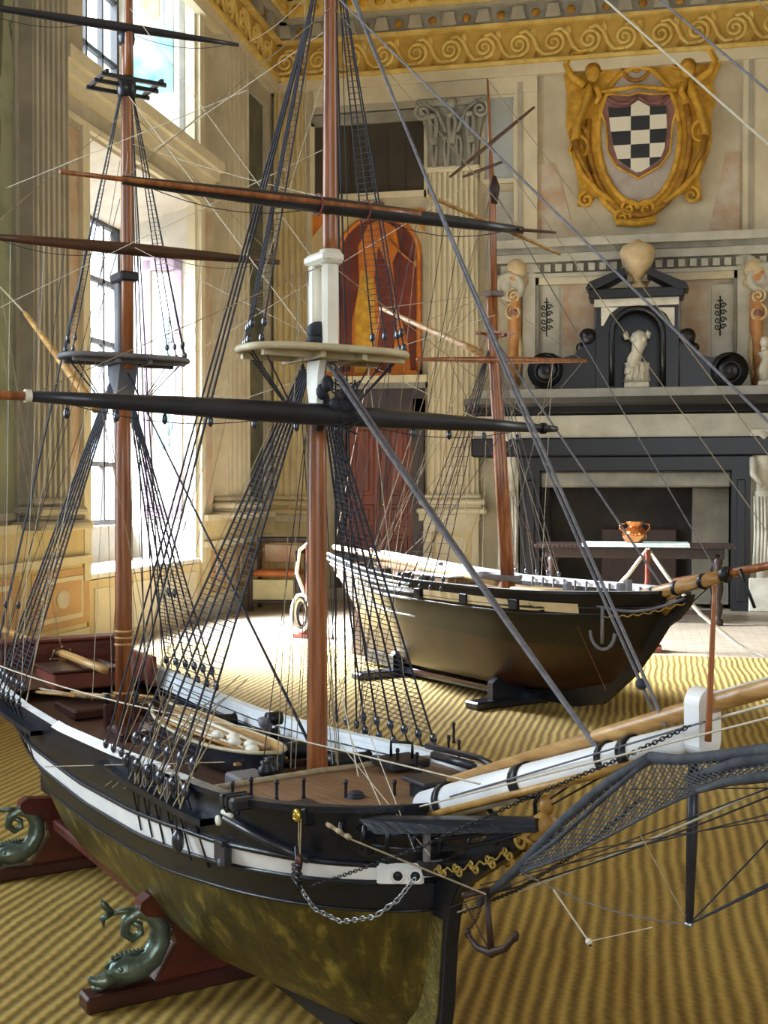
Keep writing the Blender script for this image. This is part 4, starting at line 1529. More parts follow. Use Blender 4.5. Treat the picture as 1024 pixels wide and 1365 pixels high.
top('top_platform', 0.0, 1.543, .19, 'top_cream')
m = MB(); m.ball((-.0, -.012, 1.595), .024, 'rope_black', 12, (1, 1.2, .9)); m.ball((-.0, -.012, 1.575), .026, 'rope_black', 12, (1, 1.2, .5)); m.build('stay_collar', R1)
FT = Vector((.028, 0, 0))
m = MB(); m.tube([(.028, 0, 1.53), (.028, 0, 1.745)], .0185, 'mast_white', 8, smooth=False); m.build('topmast_heel', R1)
m = MB(); m.tube([(.028, 0, 1.74), (.028, 0, 1.8), (.028, 0, 2.3), (.028, 0, 2.42)], [.0155, .0165, .0135, .012], 'mast_wood', 16)
m.build('topmast', R1)
m = MB(); m.tube([(.028, 0, 2.34), (.02, 0, 2.42)], .014, 'spar_dark', 10)
m.box((-.03, -.09, 2.405), (-.022, .09, 2.413), 'spar_dark').box((.05, -.09, 2.405), (.058, .09, 2.413), 'spar_dark').box((-.04, -.09, 2.41), (.07, -.082, 2.418), 'spar_dark').box((-.04, .082, 2.41), (.07, .09, 2.418), 'spar_dark')
m.build('crosstrees', R1)
spar('topgallant_mast', (.045, 0, 2.36), (.045, 0, 3.15), .012, .006, 'mast_wood', mid=False)

# main mast
m = MB(); m.tube([(XM, 0, zdeck(XM) - .01), (XM, 0, .9), (XM, 0, 1.3), (XM, 0, 1.66)], [.0265, .026, .024, .022], 'mast_wood', 18)
for z in (.63, .78, .80, .82):
    m.lathe([(.0275, -.004), (.0295, 0), (.0275, .004)], (XM, 0, z), 'spar_wood', 16)
m.build('lower_mast', R1)
m = MB(); m.box((XM - .02, -.02, 1.62), (XM + .02, .02, 1.90), 'top_grey', .004); m.build('masthead', R1)
m = MB(); m.box((XM - .03, -.03, 1.885), (XM + .07, .03, 1.915), 'spar_dark', .006); m.build('mast_cap', R1)
m = MB(); m.prism([(XM - .05, 1.60), (XM, 1.46), (XM + .045, 1.60), (XM + .06, 1.64), (XM - .06, 1.64)], -.028, .028, 'top_grey', axis=1); m.build('mast_cheek', R1)
top('top_platform', XM + .02, 1.648, .195, 'top_grey')
m = MB(); m.tube([(XM + .045, 0, 1.62), (XM + .045, 0, 2.0), (XM + .045, 0, 2.55), (XM + .045, 0, 2.62)], [.018, .0185, .016, .014], 'mast_wood', 16); m.build('topmast', R1)
m = MB()
for y in (-.085, .085): m.box((XM - .04, y - .005, 2.478), (XM + .12, y + .005, 2.49), 'spar_dark')
for x in (-.03, .045, .11): m.box((XM + x - .005, -.10, 2.47), (XM + x + .005, .10, 2.482), 'spar_dark')
m.lathe([(.026, 0), (.03, .03), (.026, .06)], (XM + .045, 0, 2.44), 'spar_dark', 14)
m.build('crosstrees', R1)
m = MB(); m.lathe([(.022, 0), (.026, .02), (.022, .04)], (XM + .045, 0, 2.60), 'spar_dark', 14); m.build('mast_collar', R1)
spar('topgallant_mast', (XM + .065, 0, 2.5), (XM + .065, 0, 3.3), .014, .008, 'mast_wood', mid=False)

# yards
def yard(ship, pl, pr, x, r0, r1, mt, name='yard', ext=None):
    a = ship.Q(*pl, x=x); b = ship.Q(*pr, x=x)
    return a, b


a, b = Q(37, 528, x=.035), Q(722, 571, x=.035)
spar('fore_yard', a, b, .0235, .010, 'spar_dark')
m = MB(); c = Q(742, 572, x=.035); m.tube([b, c], [.0105, .0075], 'spar_dark', 8); m.lathe([(.014, 0), (.014, .01)], tuple(b), 'iron', 10, 'y'); m.build('yardarm', R1)
m = MB(); m.lathe([(.0125, -.006), (.0125, .006)], tuple(a), 'mast_white', 12, 'y'); m.build('yard_hoop', R1)
spar('studdingsail_boom', a, Q(-120, 522, x=.035), .009, .006, 'mast_wood', mid=False)
a2, b2 = Q(163, 240, x=.04), Q(696, 307, x=.04)
spar('topsail_yard', a2, b2, .0185, .009, 'spar_dark')
spar('studdingsail_boom', Q(80, 229, x=.06), Q(560, 286, x=.05), .0045, .0075, 'mast_wood', mid=False)
spar('studdingsail_boom', Q(692, 306, x=.05), Q(741, 310, x=.05), .0045, .003, 'spar_brown', mid=False)
spar('studdingsail_boom', Q(571, 261, x=-.01), Q(747, 339, x=.03), .005, .0035, 'spar_wood', mid=False)
a3, b3 = Q(-25, 314, x=XM + .06), Q(372, 350, x=XM + .06)
spar('topsail_yard', a3, b3, .0195, .008, 'spar_brown')
a4, b4 = Q(-60, 2, x=XM + .07), Q(318, 60, x=XM + .07)
spar('topgallant_yard', a4, b4, .014, .006, 'spar_dark')
# spanker boom and gaff on the main mast
spar('spanker_boom', Q(140, 893, u=0), Q(-60, 815, u=0), .0135, .016, 'spar_wood', mid=False)
spar('spanker_gaff', Q(128, 545, u=0), Q(34, 418, u=0), .016, .009, 'spar_wood', mid=False)
spar('gaff_end', Q(34, 418, u=0), Q(-30, 350, u=0), .004, .003, 'rope_tan', mid=False)

# bowsprit, cap, jib boom, jack staff, martingale
bo = lambda x: .664 + (x - .43) * .372
m = MB(); m.tube([(.40, 0, bo(.40)), (.60, 0, bo(.60)), (.85, 0, bo(.85)), (1.09, 0, bo(1.09))], [.031, .030, .025, .0195], 'hull_white', 20); m.build('bowsprit', R1)
for x, wd in ((.475, .008), (.70, .012), (.905, .006), (.955, .010)):
    m = MB()
    d = Vector((1, 0, .372)).normalized()
    c = Vector((x, 0, bo(x)))
    rr = .0335 - .012 * (x - .43) / .66
    m.tube([c - d * wd, c + d * wd], rr + .0022, 'iron', 20); m.build('bowsprit_band', R1)
m = MB(); m.tube([(.42, -.028, bo(.42) - .018), (1.03, -.02, bo(1.03) - .020)], .007, 'gilt_wood', 8); m.build('gammon_fillet', R1)
m = MB()
cz = bo(1.10)
capo = [(.022 * math.cos(2 * PI * k / 24) , (.030 if math.sin(2 * PI * k / 24) > 0 else -.022) + .022 * math.sin(2 * PI * k / 24)) for k in range(24)]
m.prism([(a_, cz + .012 + b_) for a_, b_ in capo], 1.080, 1.108, 'hull_white', axis=0)
m.build('bowsprit_cap', R1)
jb = lambda x: .722 + (x - .477) * .367
m = MB(); m.tube([(.46, .012, jb(.46)), (.9, .010, jb(.9) + .002), (1.10, .008, jb(1.10) + .003), (1.85, 0, jb(1.85))], [.0065, .0125, .0135, .009], 'spar_wood', 16); m.build('jib_boom', R1)
m = MB(); m.tube([(1.085, .02, jb(1.10) + .01), (1.095, .02, jb(1.10) + .03)], .02, 'hull_white', 10)
d0 = Q(944, 988, u=-.03); d1 = Q(953, 780, u=-.03)
spar('jack_staff', d0, d1, .0048, .003, 'mast_wood', mid=False)
m0 = Q(926, 1008, u=0); m1 = Q(919, 1232, u=0)
m = MB(); m.tube([m0, m0.lerp(m1, .5), m1], [.0085, .008, .0055], 'spar_dark', 10)
m.lathe([(.004, -.004), (.008, 0), (.004, .005)], tuple(m1), 'chain_steel', 10); m.build('martingale', R1)

def onhull(px, z, out=.004):
    """point on the near side of hull 1 seen in column px at height z"""
    lo = None
    for k in range(1170):
        x = -1.9 + k * .002
        y = -(hb1(x, z) + out)
        wp = S1.M @ Vector((x, y, z))
        d = wp - CAM
        r = Vector((math.cos(YAW), math.sin(YAW), 0)); f_ = Vector((-math.sin(YAW) * math.cos(PITCH), math.cos(YAW) * math.cos(PITCH), math.sin(PITCH)))
        u = 512 + F * d.dot(r) / d.dot(f_)
        if u >= px:
            return Vector((x, y, z))
    return Vector((.43, -.06, z))


# ---- head: figurehead, trail boards, head rails
fg = Q(722, 1098, u=0)
m = MB()
m.tube([fg + Vector((-.02, 0, -.05)), fg + Vector((.0, 0, -.02)), fg + Vector((.012, 0, .008)), fg + Vector((.012, 0, .022))], [.016, .024, .022, .010], 'gilt_wood', 12)
m.ball(fg + Vector((.014, 0, .034)), .0145, 'gilt_wood', 12, (1, .9, 1.15))
m.tube([fg + Vector((.008, -.022, .005)), fg + Vector((-.01, -.03, -.02)), fg + Vector((.01, -.02, -.03))], [.008, .007, .005], 'gilt_wood', 8)
m.tube([fg + Vector((.008, .022, .005)), fg + Vector((-.01, .03, -.02)), fg + Vector((.01, .02, -.03))], [.008, .007, .005], 'gilt_wood', 8)
fo = m.build('figurehead', R1)
m = MB()
sp = spiral((fg.x - .028, fg.z - .03), .020, 1.4, PI / 2, 1, 18)
for y in (-.02, .02): m.tube([(a_, y, b_) for a_, b_ in sp], .0045, 'gilt', 6)
m.tube([fg + Vector((-.005, 0, .05)), fg + Vector((-.018, 0, .03)), fg + Vector((-.014, 0, .0))], .004, 'hull_black', 6)
m.build('scroll', fo)
# cutwater (knee of the head)
m = MB()
kn = [(.455, .47), (.50, .50), (.54, .545), (.60, .585), (.66, .625), (.705, .67), (.715, .70), (.66, .69), (.58, .63), (.50, .58), (.455, .565)]
m.prism(kn, -.012, .012, 'hull_black', axis=1); m.build('cutwater', R1)
m = MB()
rows = []
for k in range(13):
    t = k / 12
    x = .45 + .25 * t
    y = .040 * (1 - t) ** 1.0 + .014
    zt_ = .575 + .02 * t + .075 * t * t
    rows.append([(x, -y, zt_), (x, -y * .9, zt_ - .030 * (1 - t * .5))])
m.grid(rows, 'hull_black', smooth=True); m.grid([[(a_[0], -a_[1], a_[2]) for a_ in r] for r in rows], 'hull_black')
m.build('trail_board', R1)
for sg in (-1, 1):
    m = MB()
    for k in range(5):
        t = (k + .5) / 6.3 + .18
        x = .45 + .25 * t; y = (.040 * (1 - t) + .014 + .004); z = .565 + .02 * t + .075 * t * t
        for q_ in (0, 1):
            sp = spiral((x + .012 * q_, z - .004 * q_), .010, 1.2, PI * q_, 1 if q_ else -1, 12)
            m.tube([(a_, sg * y, b_) for a_, b_ in sp], .0024, 'gilt', 5)
    m.tube([(.45 + .25 * t, sg * (.040 * (1 - t) + .018), .562 + .02 * t + .075 * t * t + .004 * math.sin(t * 60)) for t in [.2 + .7 * k / 40 for k in range(41)]], .002, 'gilt', 5)
    m.build('gilt_trail', R1)
for dz, mtl, th in ((.022, 'hull_black', .004), (.050, 'hull_black', .005)):
    for sg in (-1, 1):
        pts = []
        for k in range(13):
            t = k / 12
            pts.append((.385 + .325 * t, sg * (.13 * (1 - t) ** .9 + .016), .585 + dz * (1 - .5 * t) + .085 * t * t))
        m = MB(); m.tube(pts, th, mtl, 7); m.build('head_rail', R1)
# long dark board lying along the head (anchor bill board) and its under side
pa, pb, pc, pd = Q(478, 1092, u=-.17), Q(712, 1093, u=-.03), Q(714, 1110, u=-.03), Q(500, 1112, u=-.17)
m = MB()
o3 = Vector((0, .05, 0))
m.add([pa, pb, pb + Vector((-.01, .03, 0)), pa + o3, pd, pc, pc + Vector((-.01, .03, 0)), pd + o3], [(0, 1, 2, 3), (4, 7, 6, 5), (0, 4, 5, 1), (1, 5, 6, 2), (2, 6, 7, 3), (3, 7, 4, 0)], 'hull_black')
m.build('head_platform', R1)
for k in range(7):
    t = (k + .5) / 7
    x = .36 + .33 * t
    m = MB(); y = .17 * (1 - t) ** .9 + .016
    m.tube([(x, -y, .645 + .02 * t), (x - .008, -y * 1.02, .60 + .06 * t * t)], .005, 'hull_black', 6); m.build('head_timber', R1)
# white hawse block with two holes, white timberhead
ha, hb_ = Vector((.398, -.108, .548)), Vector((.446, -.036, .548))
tg = (hb_ - ha).normalized(); nr = Vector((tg.y, -tg.x, 0)) * (1 if tg.y < 0 or True else -1)
if nr.y > 0: nr = -nr
HX = lambda a_, d_, z_: ha + tg * a_ + nr * d_ + Vector((0, 0, z_ - .548))
LH = (hb_ - ha).length
m = MB()
pf = [(0, .008), (.004, .016), (LH - .004, .016), (LH, .008)]
rows = []
for a_, d_ in ((0, 0), (0, .014), (.006, .020), (LH - .006, .020), (LH, .014), (LH, 0)):
    rows.append([HX(a_, d_, .532), HX(a_, d_, .560), HX(a_, max(d_ - .008, 0), .568), HX(a_, 0, .568)])
m.grid(rows, 'hull_white', smooth=False)
m.add([r[0] for r in rows], [list(range(6))], 'hull_white')
for fr in (.45, .82):
    c0 = HX(LH * fr, .021, .547)
    m.tube([c0 + tg * (.0115 * math.cos(q * PI / 8)) + Vector((0, 0, .0115 * math.sin(q * PI / 8))) for q in range(17)], .0032, 'hull_white', 6)
    m.tube([c0 - nr * .004, c0 + nr * .001], .0095, 'iron', 14)
m.build('hawse_block', R1)
p = Q(569, 1130, u=-.10)
m = MB(); m.box((p.x - .006, p.y - .006, p.z - .025), (p.x + .006, p.y + .006, p.z + .027), 'top_grey', .003); m.build('timberhead', R1)

# ---- near side: cathead beam, gunport lids, fenders, scuttle, brass sheave, channels
p0, p1 = onhull(300, .612, .012), onhull(400, .562, .016)
m = MB(); m.tube([p0, p0.lerp(p1, .5) + Vector((0, -.006, 0)), p1], [.010, .013, .011], 'spar_dark', 8, flat=.7); m.build('anchor_fender', R1)
p = onhull(312, .655, .012)
m = MB(); m.box((p.x - .035, p.y - .018, .640), (p.x + .035, p.y + .03, .664), 'spar_dark', .005)
for dx in (-.012, .006): m.box((p.x + dx - .003, p.y - .020, .638), (p.x + dx + .003, p.y + .03, .666), 'iron')
m.build('hammock_box', R1)
p = onhull(313, .630, .012)
m = MB(); m.tube([p + Vector((-.035, -.006, .0)), p + Vector((0, -.012, .006)), p + Vector((.03, -.006, .004))], [.004, .010, .004], 'hull_black', 8); m.tube([p + Vector((-.03, -.012, -.006)), p + Vector((.02, -.016, -.002))], .005, 'mast_white', 7)
m.build('furled_cover', R1)
p = onhull(298, .535, .006)
m = MB(); m.box((p.x - .028, p.y - .010, .506), (p.x + .028, p.y + .006, .548), 'spar_dark', .003)
m.box((p.x - .02, p.y - .014, .545), (p.x + .02, p.y + .006, .556), 'spar_dark', .003)
m.lathe([(.008, -.012), (.008, .0)], (p.x + .005, p.y - .001, .512), 'top_grey', 10, 'y')
m.build('channel_block', R1)
p = onhull(292, .600, .008)
m = MB(); m.lathe([(.003, -.006), (.010, -.005), (.011, 0)], tuple(p), 'mast_white', 12, 'y'); m.build('scuttle', R1)
p = onhull(393, .650, .018)
m = MB(); m.lathe([(.0035, -.010), (.006, -.008), (.0065, -.010), (.0125, -.006), (.0125, 0)], tuple(p), 'brass', 18, 'y'); m.build('brass_sheave', R1)
m = MB(); m.box((p.x - .05, p.y + .001, .632), (p.x + .02, p.y + .05, .665), 'hull_black', .004); m.build('cathead', R1)
cat_p = p.copy()
for (px, zz, wpx) in ((450, .556, 20), (488, .556, 20)):
    a_, b_ = onhull(px - 14, zz, .003), onhull(px + 14, zz, .003)
    m = MB(); m.tube([a_ + Vector((0, 0, .009)), b_ + Vector((0, 0, .009)), b_ - Vector((0, 0, .009)), a_ - Vector((0, 0, .009)), a_ + Vector((0, 0, .009))], .0022, 'top_grey', 5)
    m.build('port_lid', R1)
p = onhull(478, .598, .004)
m = MB(); m.box((p.x - .03, p.y - .003, .585), (p.x + .03, p.y + .02, .618), 'iron', .003); m.build('bow_port', R1)

# channels (shroud platforms)
def channel(x0, x1, z, sg):
    rows = []
    n = 10
    for k in range(n + 1):
        x = x0 + (x1 - x0) * k / n
        y = hb1(x, z)
        rows.append([(x, sg * (y - .004), z + .007), (x, sg * (y + .034), z + .007), (x, sg * (y + .034), z - .007), (x, sg * (y - .004), z - .007)])
    m = MB(); m.grid(rows, 'hull_black', smooth=False)
    return m.build('channel', R1)


for sg in (-1, 1):
    channel(-.56, .06, .588, sg)
    channel(-1.72, -1.12, .565, sg)


# ---- rigging helpers
def rope(ship, a, b, r=.0012, mt='rope_tan', sag=0.0, name='rope', n=5):
    m = MB()
    pts = catenary(a, b, sag, 8) if sag else [a, b]
    m.tube(pts, r, mt, n, cap=False)
    return m.build(name, ship.root)


def shroud_gang(ship, heads, feet, r, mt, zdead, rung=None, dead=True, dsize=.0125, name='shroud', lower=None, rungmat='rope_black', t0=.06, t1=.97):
    """heads/feet: lists of points; ratlines between the first and the last"""
    for h_, f_ in zip(heads, feet):
        rope(ship, h_, f_, r, mt, name=name)
    if dead:
        for h_, f_ in zip(heads, feet):
            d = (h_ - f_).normalized()
            for k, off in enumerate((0.0, dsize * 3.6)):
                c = f_ + d * off
                m = MB()
                m.ball(c, dsize, 'deadeye', 12, (1, .62, 1.1))
                o_ = m.build('deadeye', ship.root)
            for s_ in (-.006, 0, .006):
                m = MB(); m.tube([f_ + Vector((s_ * dsize * 80, 0, 0)), f_ + d * dsize * 3.6 + Vector((s_ * dsize * 80, 0, 0))], r * .45, 'rope_tan', 4, cap=False)
                if s_ == 0: m.build('lanyard', ship.root)
    if rung:
        m = MB()
        L = (heads[0] - feet[0]).length
        n = int(L * (t1 - t0) / rung)
        for k in range(n):
            t = t0 + (t1 - t0) * k / n
            pts = [f_.lerp(h_, t) for h_, f_ in zip(heads, feet)]
            m.tube(pts, r * .45, rungmat, 3, cap=False)
        m.build('ratlines', ship.root)


# lower shrouds of the fore mast
for sg in (-1, 1):
    feet = [Vector((-.02 - .068 * k, sg * (hb1(-.02 - .068 * k, .6) + .022), .635)) for k in range(6)]
    heads = [Vector((-.04 - .004 * k, sg * .018, 1.50 + .006 * k)) for k in range(6)]
    shroud_gang(S1, heads, feet, .0027, 'rope_black', .6, rung=.0125, dsize=.0155 if sg < 0 else .012)
    for k in range(6):
        f_ = feet[k]
        rope(S1, f_, Vector((f_.x, sg * (hb1(f_.x, .47) + .003), .468 + .0 * k)), .0022, 'iron', name='chain_plate')
# lower shrouds of the main mast
for sg in (-1, 1):
    feet = [Vector((XM - .02 - .072 * k, sg * (hb1(XM - .02 - .072 * k, .58) + .022), .620)) for k in range(6)]
    heads = [Vector((XM - .01 - .004 * k, sg * .02, 1.58 + .006 * k)) for k in range(6)]
    shroud_gang(S1, heads, feet, .0030, 'rope_black', .6, rung=.0135, dsize=.0145)
    for k in range(6):
        f_ = feet[k]
        rope(S1, f_, Vector((f_.x, sg * (hb1(f_.x, .45) + .003), .448)), .0022, 'iron', name='chain_plate')
# topmast shrouds with small deadeyes on the tops, and futtock shrouds
for (x0, zt_, zh, R_) in ((0.0, 1.565, 2.41, .185), (XM + .02, 1.67, 2.47, .188)):
    for sg in (-1, 1):
        feet = [Vector((x0 + .05 - .036 * k, sg * (R_ - .012 * abs(k - 1)), zt_)) for k in range(4)]
        heads = [Vector((x0 + .032 - .003 * k, sg * .014, zh + .004 * k)) for k in range(4)]
        shroud_gang(S1, heads, feet, .0019, 'rope_black', 0, rung=.0125, dsize=.0095, name='topmast_shroud')
        for k in range(4):
            rope(S1, feet[k] - Vector((0, 0, .012)), Vector((x0 - .025, sg * .045, zt_ - .17)), .0018, 'rope_black', name='futtock_shroud')
# backstays
for (x0, zh, xa, zz) in ((.03, 2.40, -.40, .645), (XM + .05, 2.49, XM - .44, .625)):
    for sg in (-1, 1):
        for k in range(3):
            x = xa - .055 * k
            f_ = Vector((x, sg * (hb1(x, .6) + .02), zz))
            rope(S1, Vector((x0, sg * .01, zh)), f_, .0024, 'rope_black', name='backstay')
            m = MB(); m.ball(f_, .011, 'deadeye', 10, (1, .6, 1.1)); m.build('deadeye', R1)

# stays
rope(S1, Vector((.02, -.006, 1.53)), Q(801, 1004, u=0), .0042, 'rope_grey', name='forestay', n=8, sag=.008)
rope(S1, Vector((.02, .010, 1.53)), Q(797, 996, u=0), .0030, 'rope_grey', name='forestay', n=8, sag=.008)
rope(S1, Vector((.04, 0, 2.40)), Q(888, 968, u=0), .0030, 'rope_grey', name='topmast_stay', sag=.02)
rope(S1, Vector((.04, .01, 2.40)), Q(880, 968, u=.01), .0026, 'rope_grey', name='topmast_stay', sag=.03)
m = MB(); p = Q(855, 912, u=0); m.ball(p, .009, 'rope_black', 8, (1.2, .8, 1)); m.build('stay_heart', R1)
rope(S1, Vector((.05, 0, 2.30)), Vector((1.50, 0, jb(1.5))), .0022, 'rope_grey', name='jib_stay')
rope(S1, Vector((.05, 0, 2.79)), Vector((1.75, 0, jb(1.75) - .0)), .0018, 'rope_pale', name='topgallant_stay')
rope(S1, Vector((.05, 0.01, 2.86)), Vector((1.80, 0, jb(1.8) - .0)), .0018, 'rope_grey', name='royal_stay')
rope(S1, Vector((.05, 0.01, 3.05)), Vector((1.84, 0.02, jb(1.84))), .0010, 'rope_tan', name='flying_stay')
# main stays running forward to the foot and top of the fore mast
rope(S1, Vector((XM + .02, 0, 1.63)), Vector((-.06, 0, .68)), .0030, 'rope_black', name='main_stay')
rope(S1, Vector((XM + .03, .01, 1.60)), Vector((-.10, .03, .66)), .0026, 'rope_black', name='main_stay')
rope(S1, Vector((XM + .05, 0, 2.45)), Vector((-.04, 0, 1.57)), .0014, 'rope_pale', name='main_topmast_stay')
rope(S1, Vector((XM + .05, 0, 2.72)), Vector((-.0, 0, 1.72)), .0010, 'rope_pale', name='main_topgallant_stay')
rope(S1, Vector((XM + .05, 0, 3.2)), Vector((.0, 0, 2.36)), .0010, 'rope_pale', name='main_royal_stay')

# running rigging: braces, lifts, halyards, sheets
def yard_point(a_, b_, t): return a_.lerp(b_, t)
mastF, mastM = Vector((0, 0, 0)), Vector((XM, 0, 0))
for (ya, yb_, mx, zl, mt) in ((a, b, 0.02, 1.74, 'rope_tan'), (a2, b2, .04, 2.28, 'rope_tan'), (a3, b3, XM + .06, 2.40, 'rope_tan'), (a4, b4, XM + .07, 3.05, 'rope_tan')):
    for e in (ya, yb_):
        rope(S1, e, Vector((mx, 0, zl)), .0011, mt, name='lift')
    c = ya.lerp(yb_, .5)
    # foot ropes under the yard
    for e in (ya, yb_):
        rope(S1, e.lerp(c, .06) , c.lerp(e, .08), .0010, 'rope_black', sag=.035, name='foot_rope')
# braces of the fore yards lead aft to the main mast
for e, z in ((a, 1.58), (b, 1.60), (a2, 2.30), (b2, 2.32)):
    rope(S1, e, Vector((XM, .02, z)), .0010, 'rope_pale', name='brace', sag=.03)
for e, z in ((a3, 2.2), (b3, 1.62), (a4, 2.4), (b4, 2.38)):
    rope(S1, e, Vector((0 if e in (b3, b4) else XM - .7, .02, z if e in (b3, b4) else .66)), .0010, 'rope_tan', name='brace', sag=.03)
# jeers, halyards and buntlines falling beside the masts
rnd = random.Random(5)
for k in range(22):
    xm = -.02 if k < 14 else XM
    top_z = rnd.choice((1.40, 1.52, 1.52, 1.74, 2.35))
    y0 = rnd.uniform(-.05, .05); y1 = rnd.uniform(-.09, .12)
    rope(S1, Vector((xm - .03 + rnd.uniform(-.03, .03), y0, top_z + (.1 if k >= 14 else 0))), Vector((xm - .05 + rnd.uniform(-.08, .05), y1, .625 + (0 if xm > -1 else -.02))), .0011, rnd.choice(('rope_tan', 'rope_tan', 'rope_black', 'rope_pale')), name='halyard')
for k in range(26):
    xm = 0 if k % 2 else XM
    t = rnd.random()
    ya, yb_ = rnd.choice(((a, b), (a2, b2))) if k % 2 else (a3, b3)
    s_ = rnd.choice((-1, 1))
    yy = rnd.uniform(.12, .42) * s_
    P0 = ya.lerp(yb_, .5 + yy)
    xx = xm - rnd.uniform(.05, .6)
    rope(S1, P0, Vector((xx, s_ * (hb1(xx, .6)), .63)), .0009, rnd.choice(('rope_tan', 'rope_tan', 'rope_grey', 'rope_pale', 'rope_black')), name='clew_line')
    if k % 4 == 0:
        m = MB(); c_ = P0.lerp(Vector((xx, s_ * hb1(xx, .6), .63)), .8); m.ball(c_, .009, 'deadeye', 8, (.7, .7, 1.5)); m.build('block', R1)
for k in range(16):
    xm = XM if k % 3 else 0
    sg = rnd.choice((-1, 1))
    xx = xm - rnd.uniform(.0, .7)
    rope(S1, Vector((xm + rnd.uniform(-.05, .05), sg * rnd.uniform(.02, .18), 1.66 if xm else 1.56) if k % 2 else (xm + .04, sg * .02, rnd.uniform(2.0, 2.45))), Vector((xx, sg * hb1(xx, .6), .63)), .0011, rnd.choice(('rope_tan', 'rope_black', 'rope_black', 'rope_pale')), name='running_line')
for (p_, q_) in (((260, 470), (620, 250)), ((205, 200), (450, 30)), ((240, 560), (660, 420)), ((0, 410), (430, 200)), ((10, 250), (330, 120)), ((180, 330), (640, 560))):
    rope(S1, Q(*p_, x=-.9), Q(*q_, x=-.05), .0010, 'rope_pale', name='stay_line')
# blocks under the fore yard and lashings at the slings
for k in range(12):
    t = .06 + .88 * k / 11
    c_ = a.lerp(b, t) + Vector((0, 0, -.028))
    m = MB(); m.ball(c_, .008, 'deadeye', 8, (.8, .8, 1.4)); m.tube([c_, c_ + Vector((0, 0, .03))], .0012, 'rope_black', 4); m.build('block', R1)
m = MB()
c_ = a.lerp(b, .49)
for k in range(8):
    m.ball(Vector((rnd.uniform(-.01, .05), rnd.uniform(-.02, .045), 1.39 + rnd.uniform(0, .10))), .014, 'rope_black', 8, (1, 1, 1.3))
for k in range(10):
    q_ = [Vector((.05 + rnd.uniform(-.01, .02), rnd.uniform(-.02, .06), 1.38 + .11 * j / 4 + rnd.uniform(-.01, .01))) for j in range(5)]
    m.tube(q_, .002, 'rope_black', 5)
m.build('sling_lashing', R1)
for t in (.44, .56):
    m = MB(); c_ = a2.lerp(b2, t); m.tube([c_ + Vector((.022 * math.cos(q * PI / 6), 0, .022 * math.sin(q * PI / 6))) for q in range(13)], .0025, 'rope_red', 5); m.build('yard_band', R1)
for k in range(8):
    p_ = Q(178 + 9.5 * k + rnd.uniform(-3, 3), 1026 + 4.2 * k + rnd.uniform(-6, 6), u=-.308)
    m = MB()
    for j in range(3):
        m.tube([p_ + Vector((.008 * math.sin(q * PI / 6) * (1 + .2 * j), -.004 * j, .020 * math.cos(q * PI / 6) * (1 + .12 * j))) for q in range(13)], .0022, ('rope_tan', 'rope_grey', 'rope_black')[(k + j) % 3], 5)
    m.build('rope_hank', R1)
for k in range(9):
    p_ = Q(168 + 9 * k, 1046 + 4 * k, u=-.325)
    rope(S1, p_, p_ + Vector((.07 + .04 * rnd.random(), .05, .14 + .10 * rnd.random())), .0016, 'rope_tan', name='lead_line')
# rope bands of lead lines near the deck, near side
rope(S1, Q(-20, 880, u=-.33), Q(330, 970, u=-.15), .0022, 'rope_pale', sag=.02, name='man_rope')
rope(S1, Q(330, 970, u=-.15), Q(640, 1045, u=-.05), .0018, 'rope_pale', name='man_rope')
rope(S1, Q(60, 1022, u=-.36), Q(300, 1016, u=-.26), .0014, 'rope_tan', name='man_rope')
for k, (p_, q_) in enumerate((((150, 1050), (320, 900)), ((165, 1052), (330, 905)), ((180, 1040), (262, 960)), ((140, 1048), (300, 930)))):
    rope(S1, Q(*p_, u=-.31), Q(*q_, u=-.05), .0015, 'rope_tan', name='sheet')
for (p_, q_, r_) in (((452, 905), (478, 1035), .0012), ((468, 985), (524, 1110), .0011), ((495, 985), (553, 1135), .0011), ((452, 990), (573, 1140), .001)):
    rope(S1, Q(*p_, u=-.02), Q(*q_, u=-.12), r_, 'rope_pale', name='tack')

# ---- head gear: bobstays, chains, netting, anchors
def chain(ship, pts, r, mt, name='chain'):
    m = MB()
    L = 0
    seg = [(pts[i + 1] - pts[i]).length for i in range(len(pts) - 1)]
    tot = sum(seg); step = r * 4.2
    n = int(tot / step)
    for k in range(n):
        s_ = k * step; i = 0
        while i < len(seg) - 1 and s_ > seg[i]: s_ -= seg[i]; i += 1
        c0 = pts[i].lerp(pts[i + 1], s_ / seg[i]); d = (pts[i + 1] - pts[i]).normalized()
        side = d.cross(Vector((0, 1, 0)) if k % 2 else d.cross(Vector((0, 1, 0)))).normalized()
        lp = [c0 + d * (step * .75 * math.cos(q * PI / 4)) + side * (r * 1.6 * math.sin(q * PI / 4)) for q in range(9)]
        m.tube(lp, r * .55, mt, 4, cap=False)
    return m.build(name, ship.root)


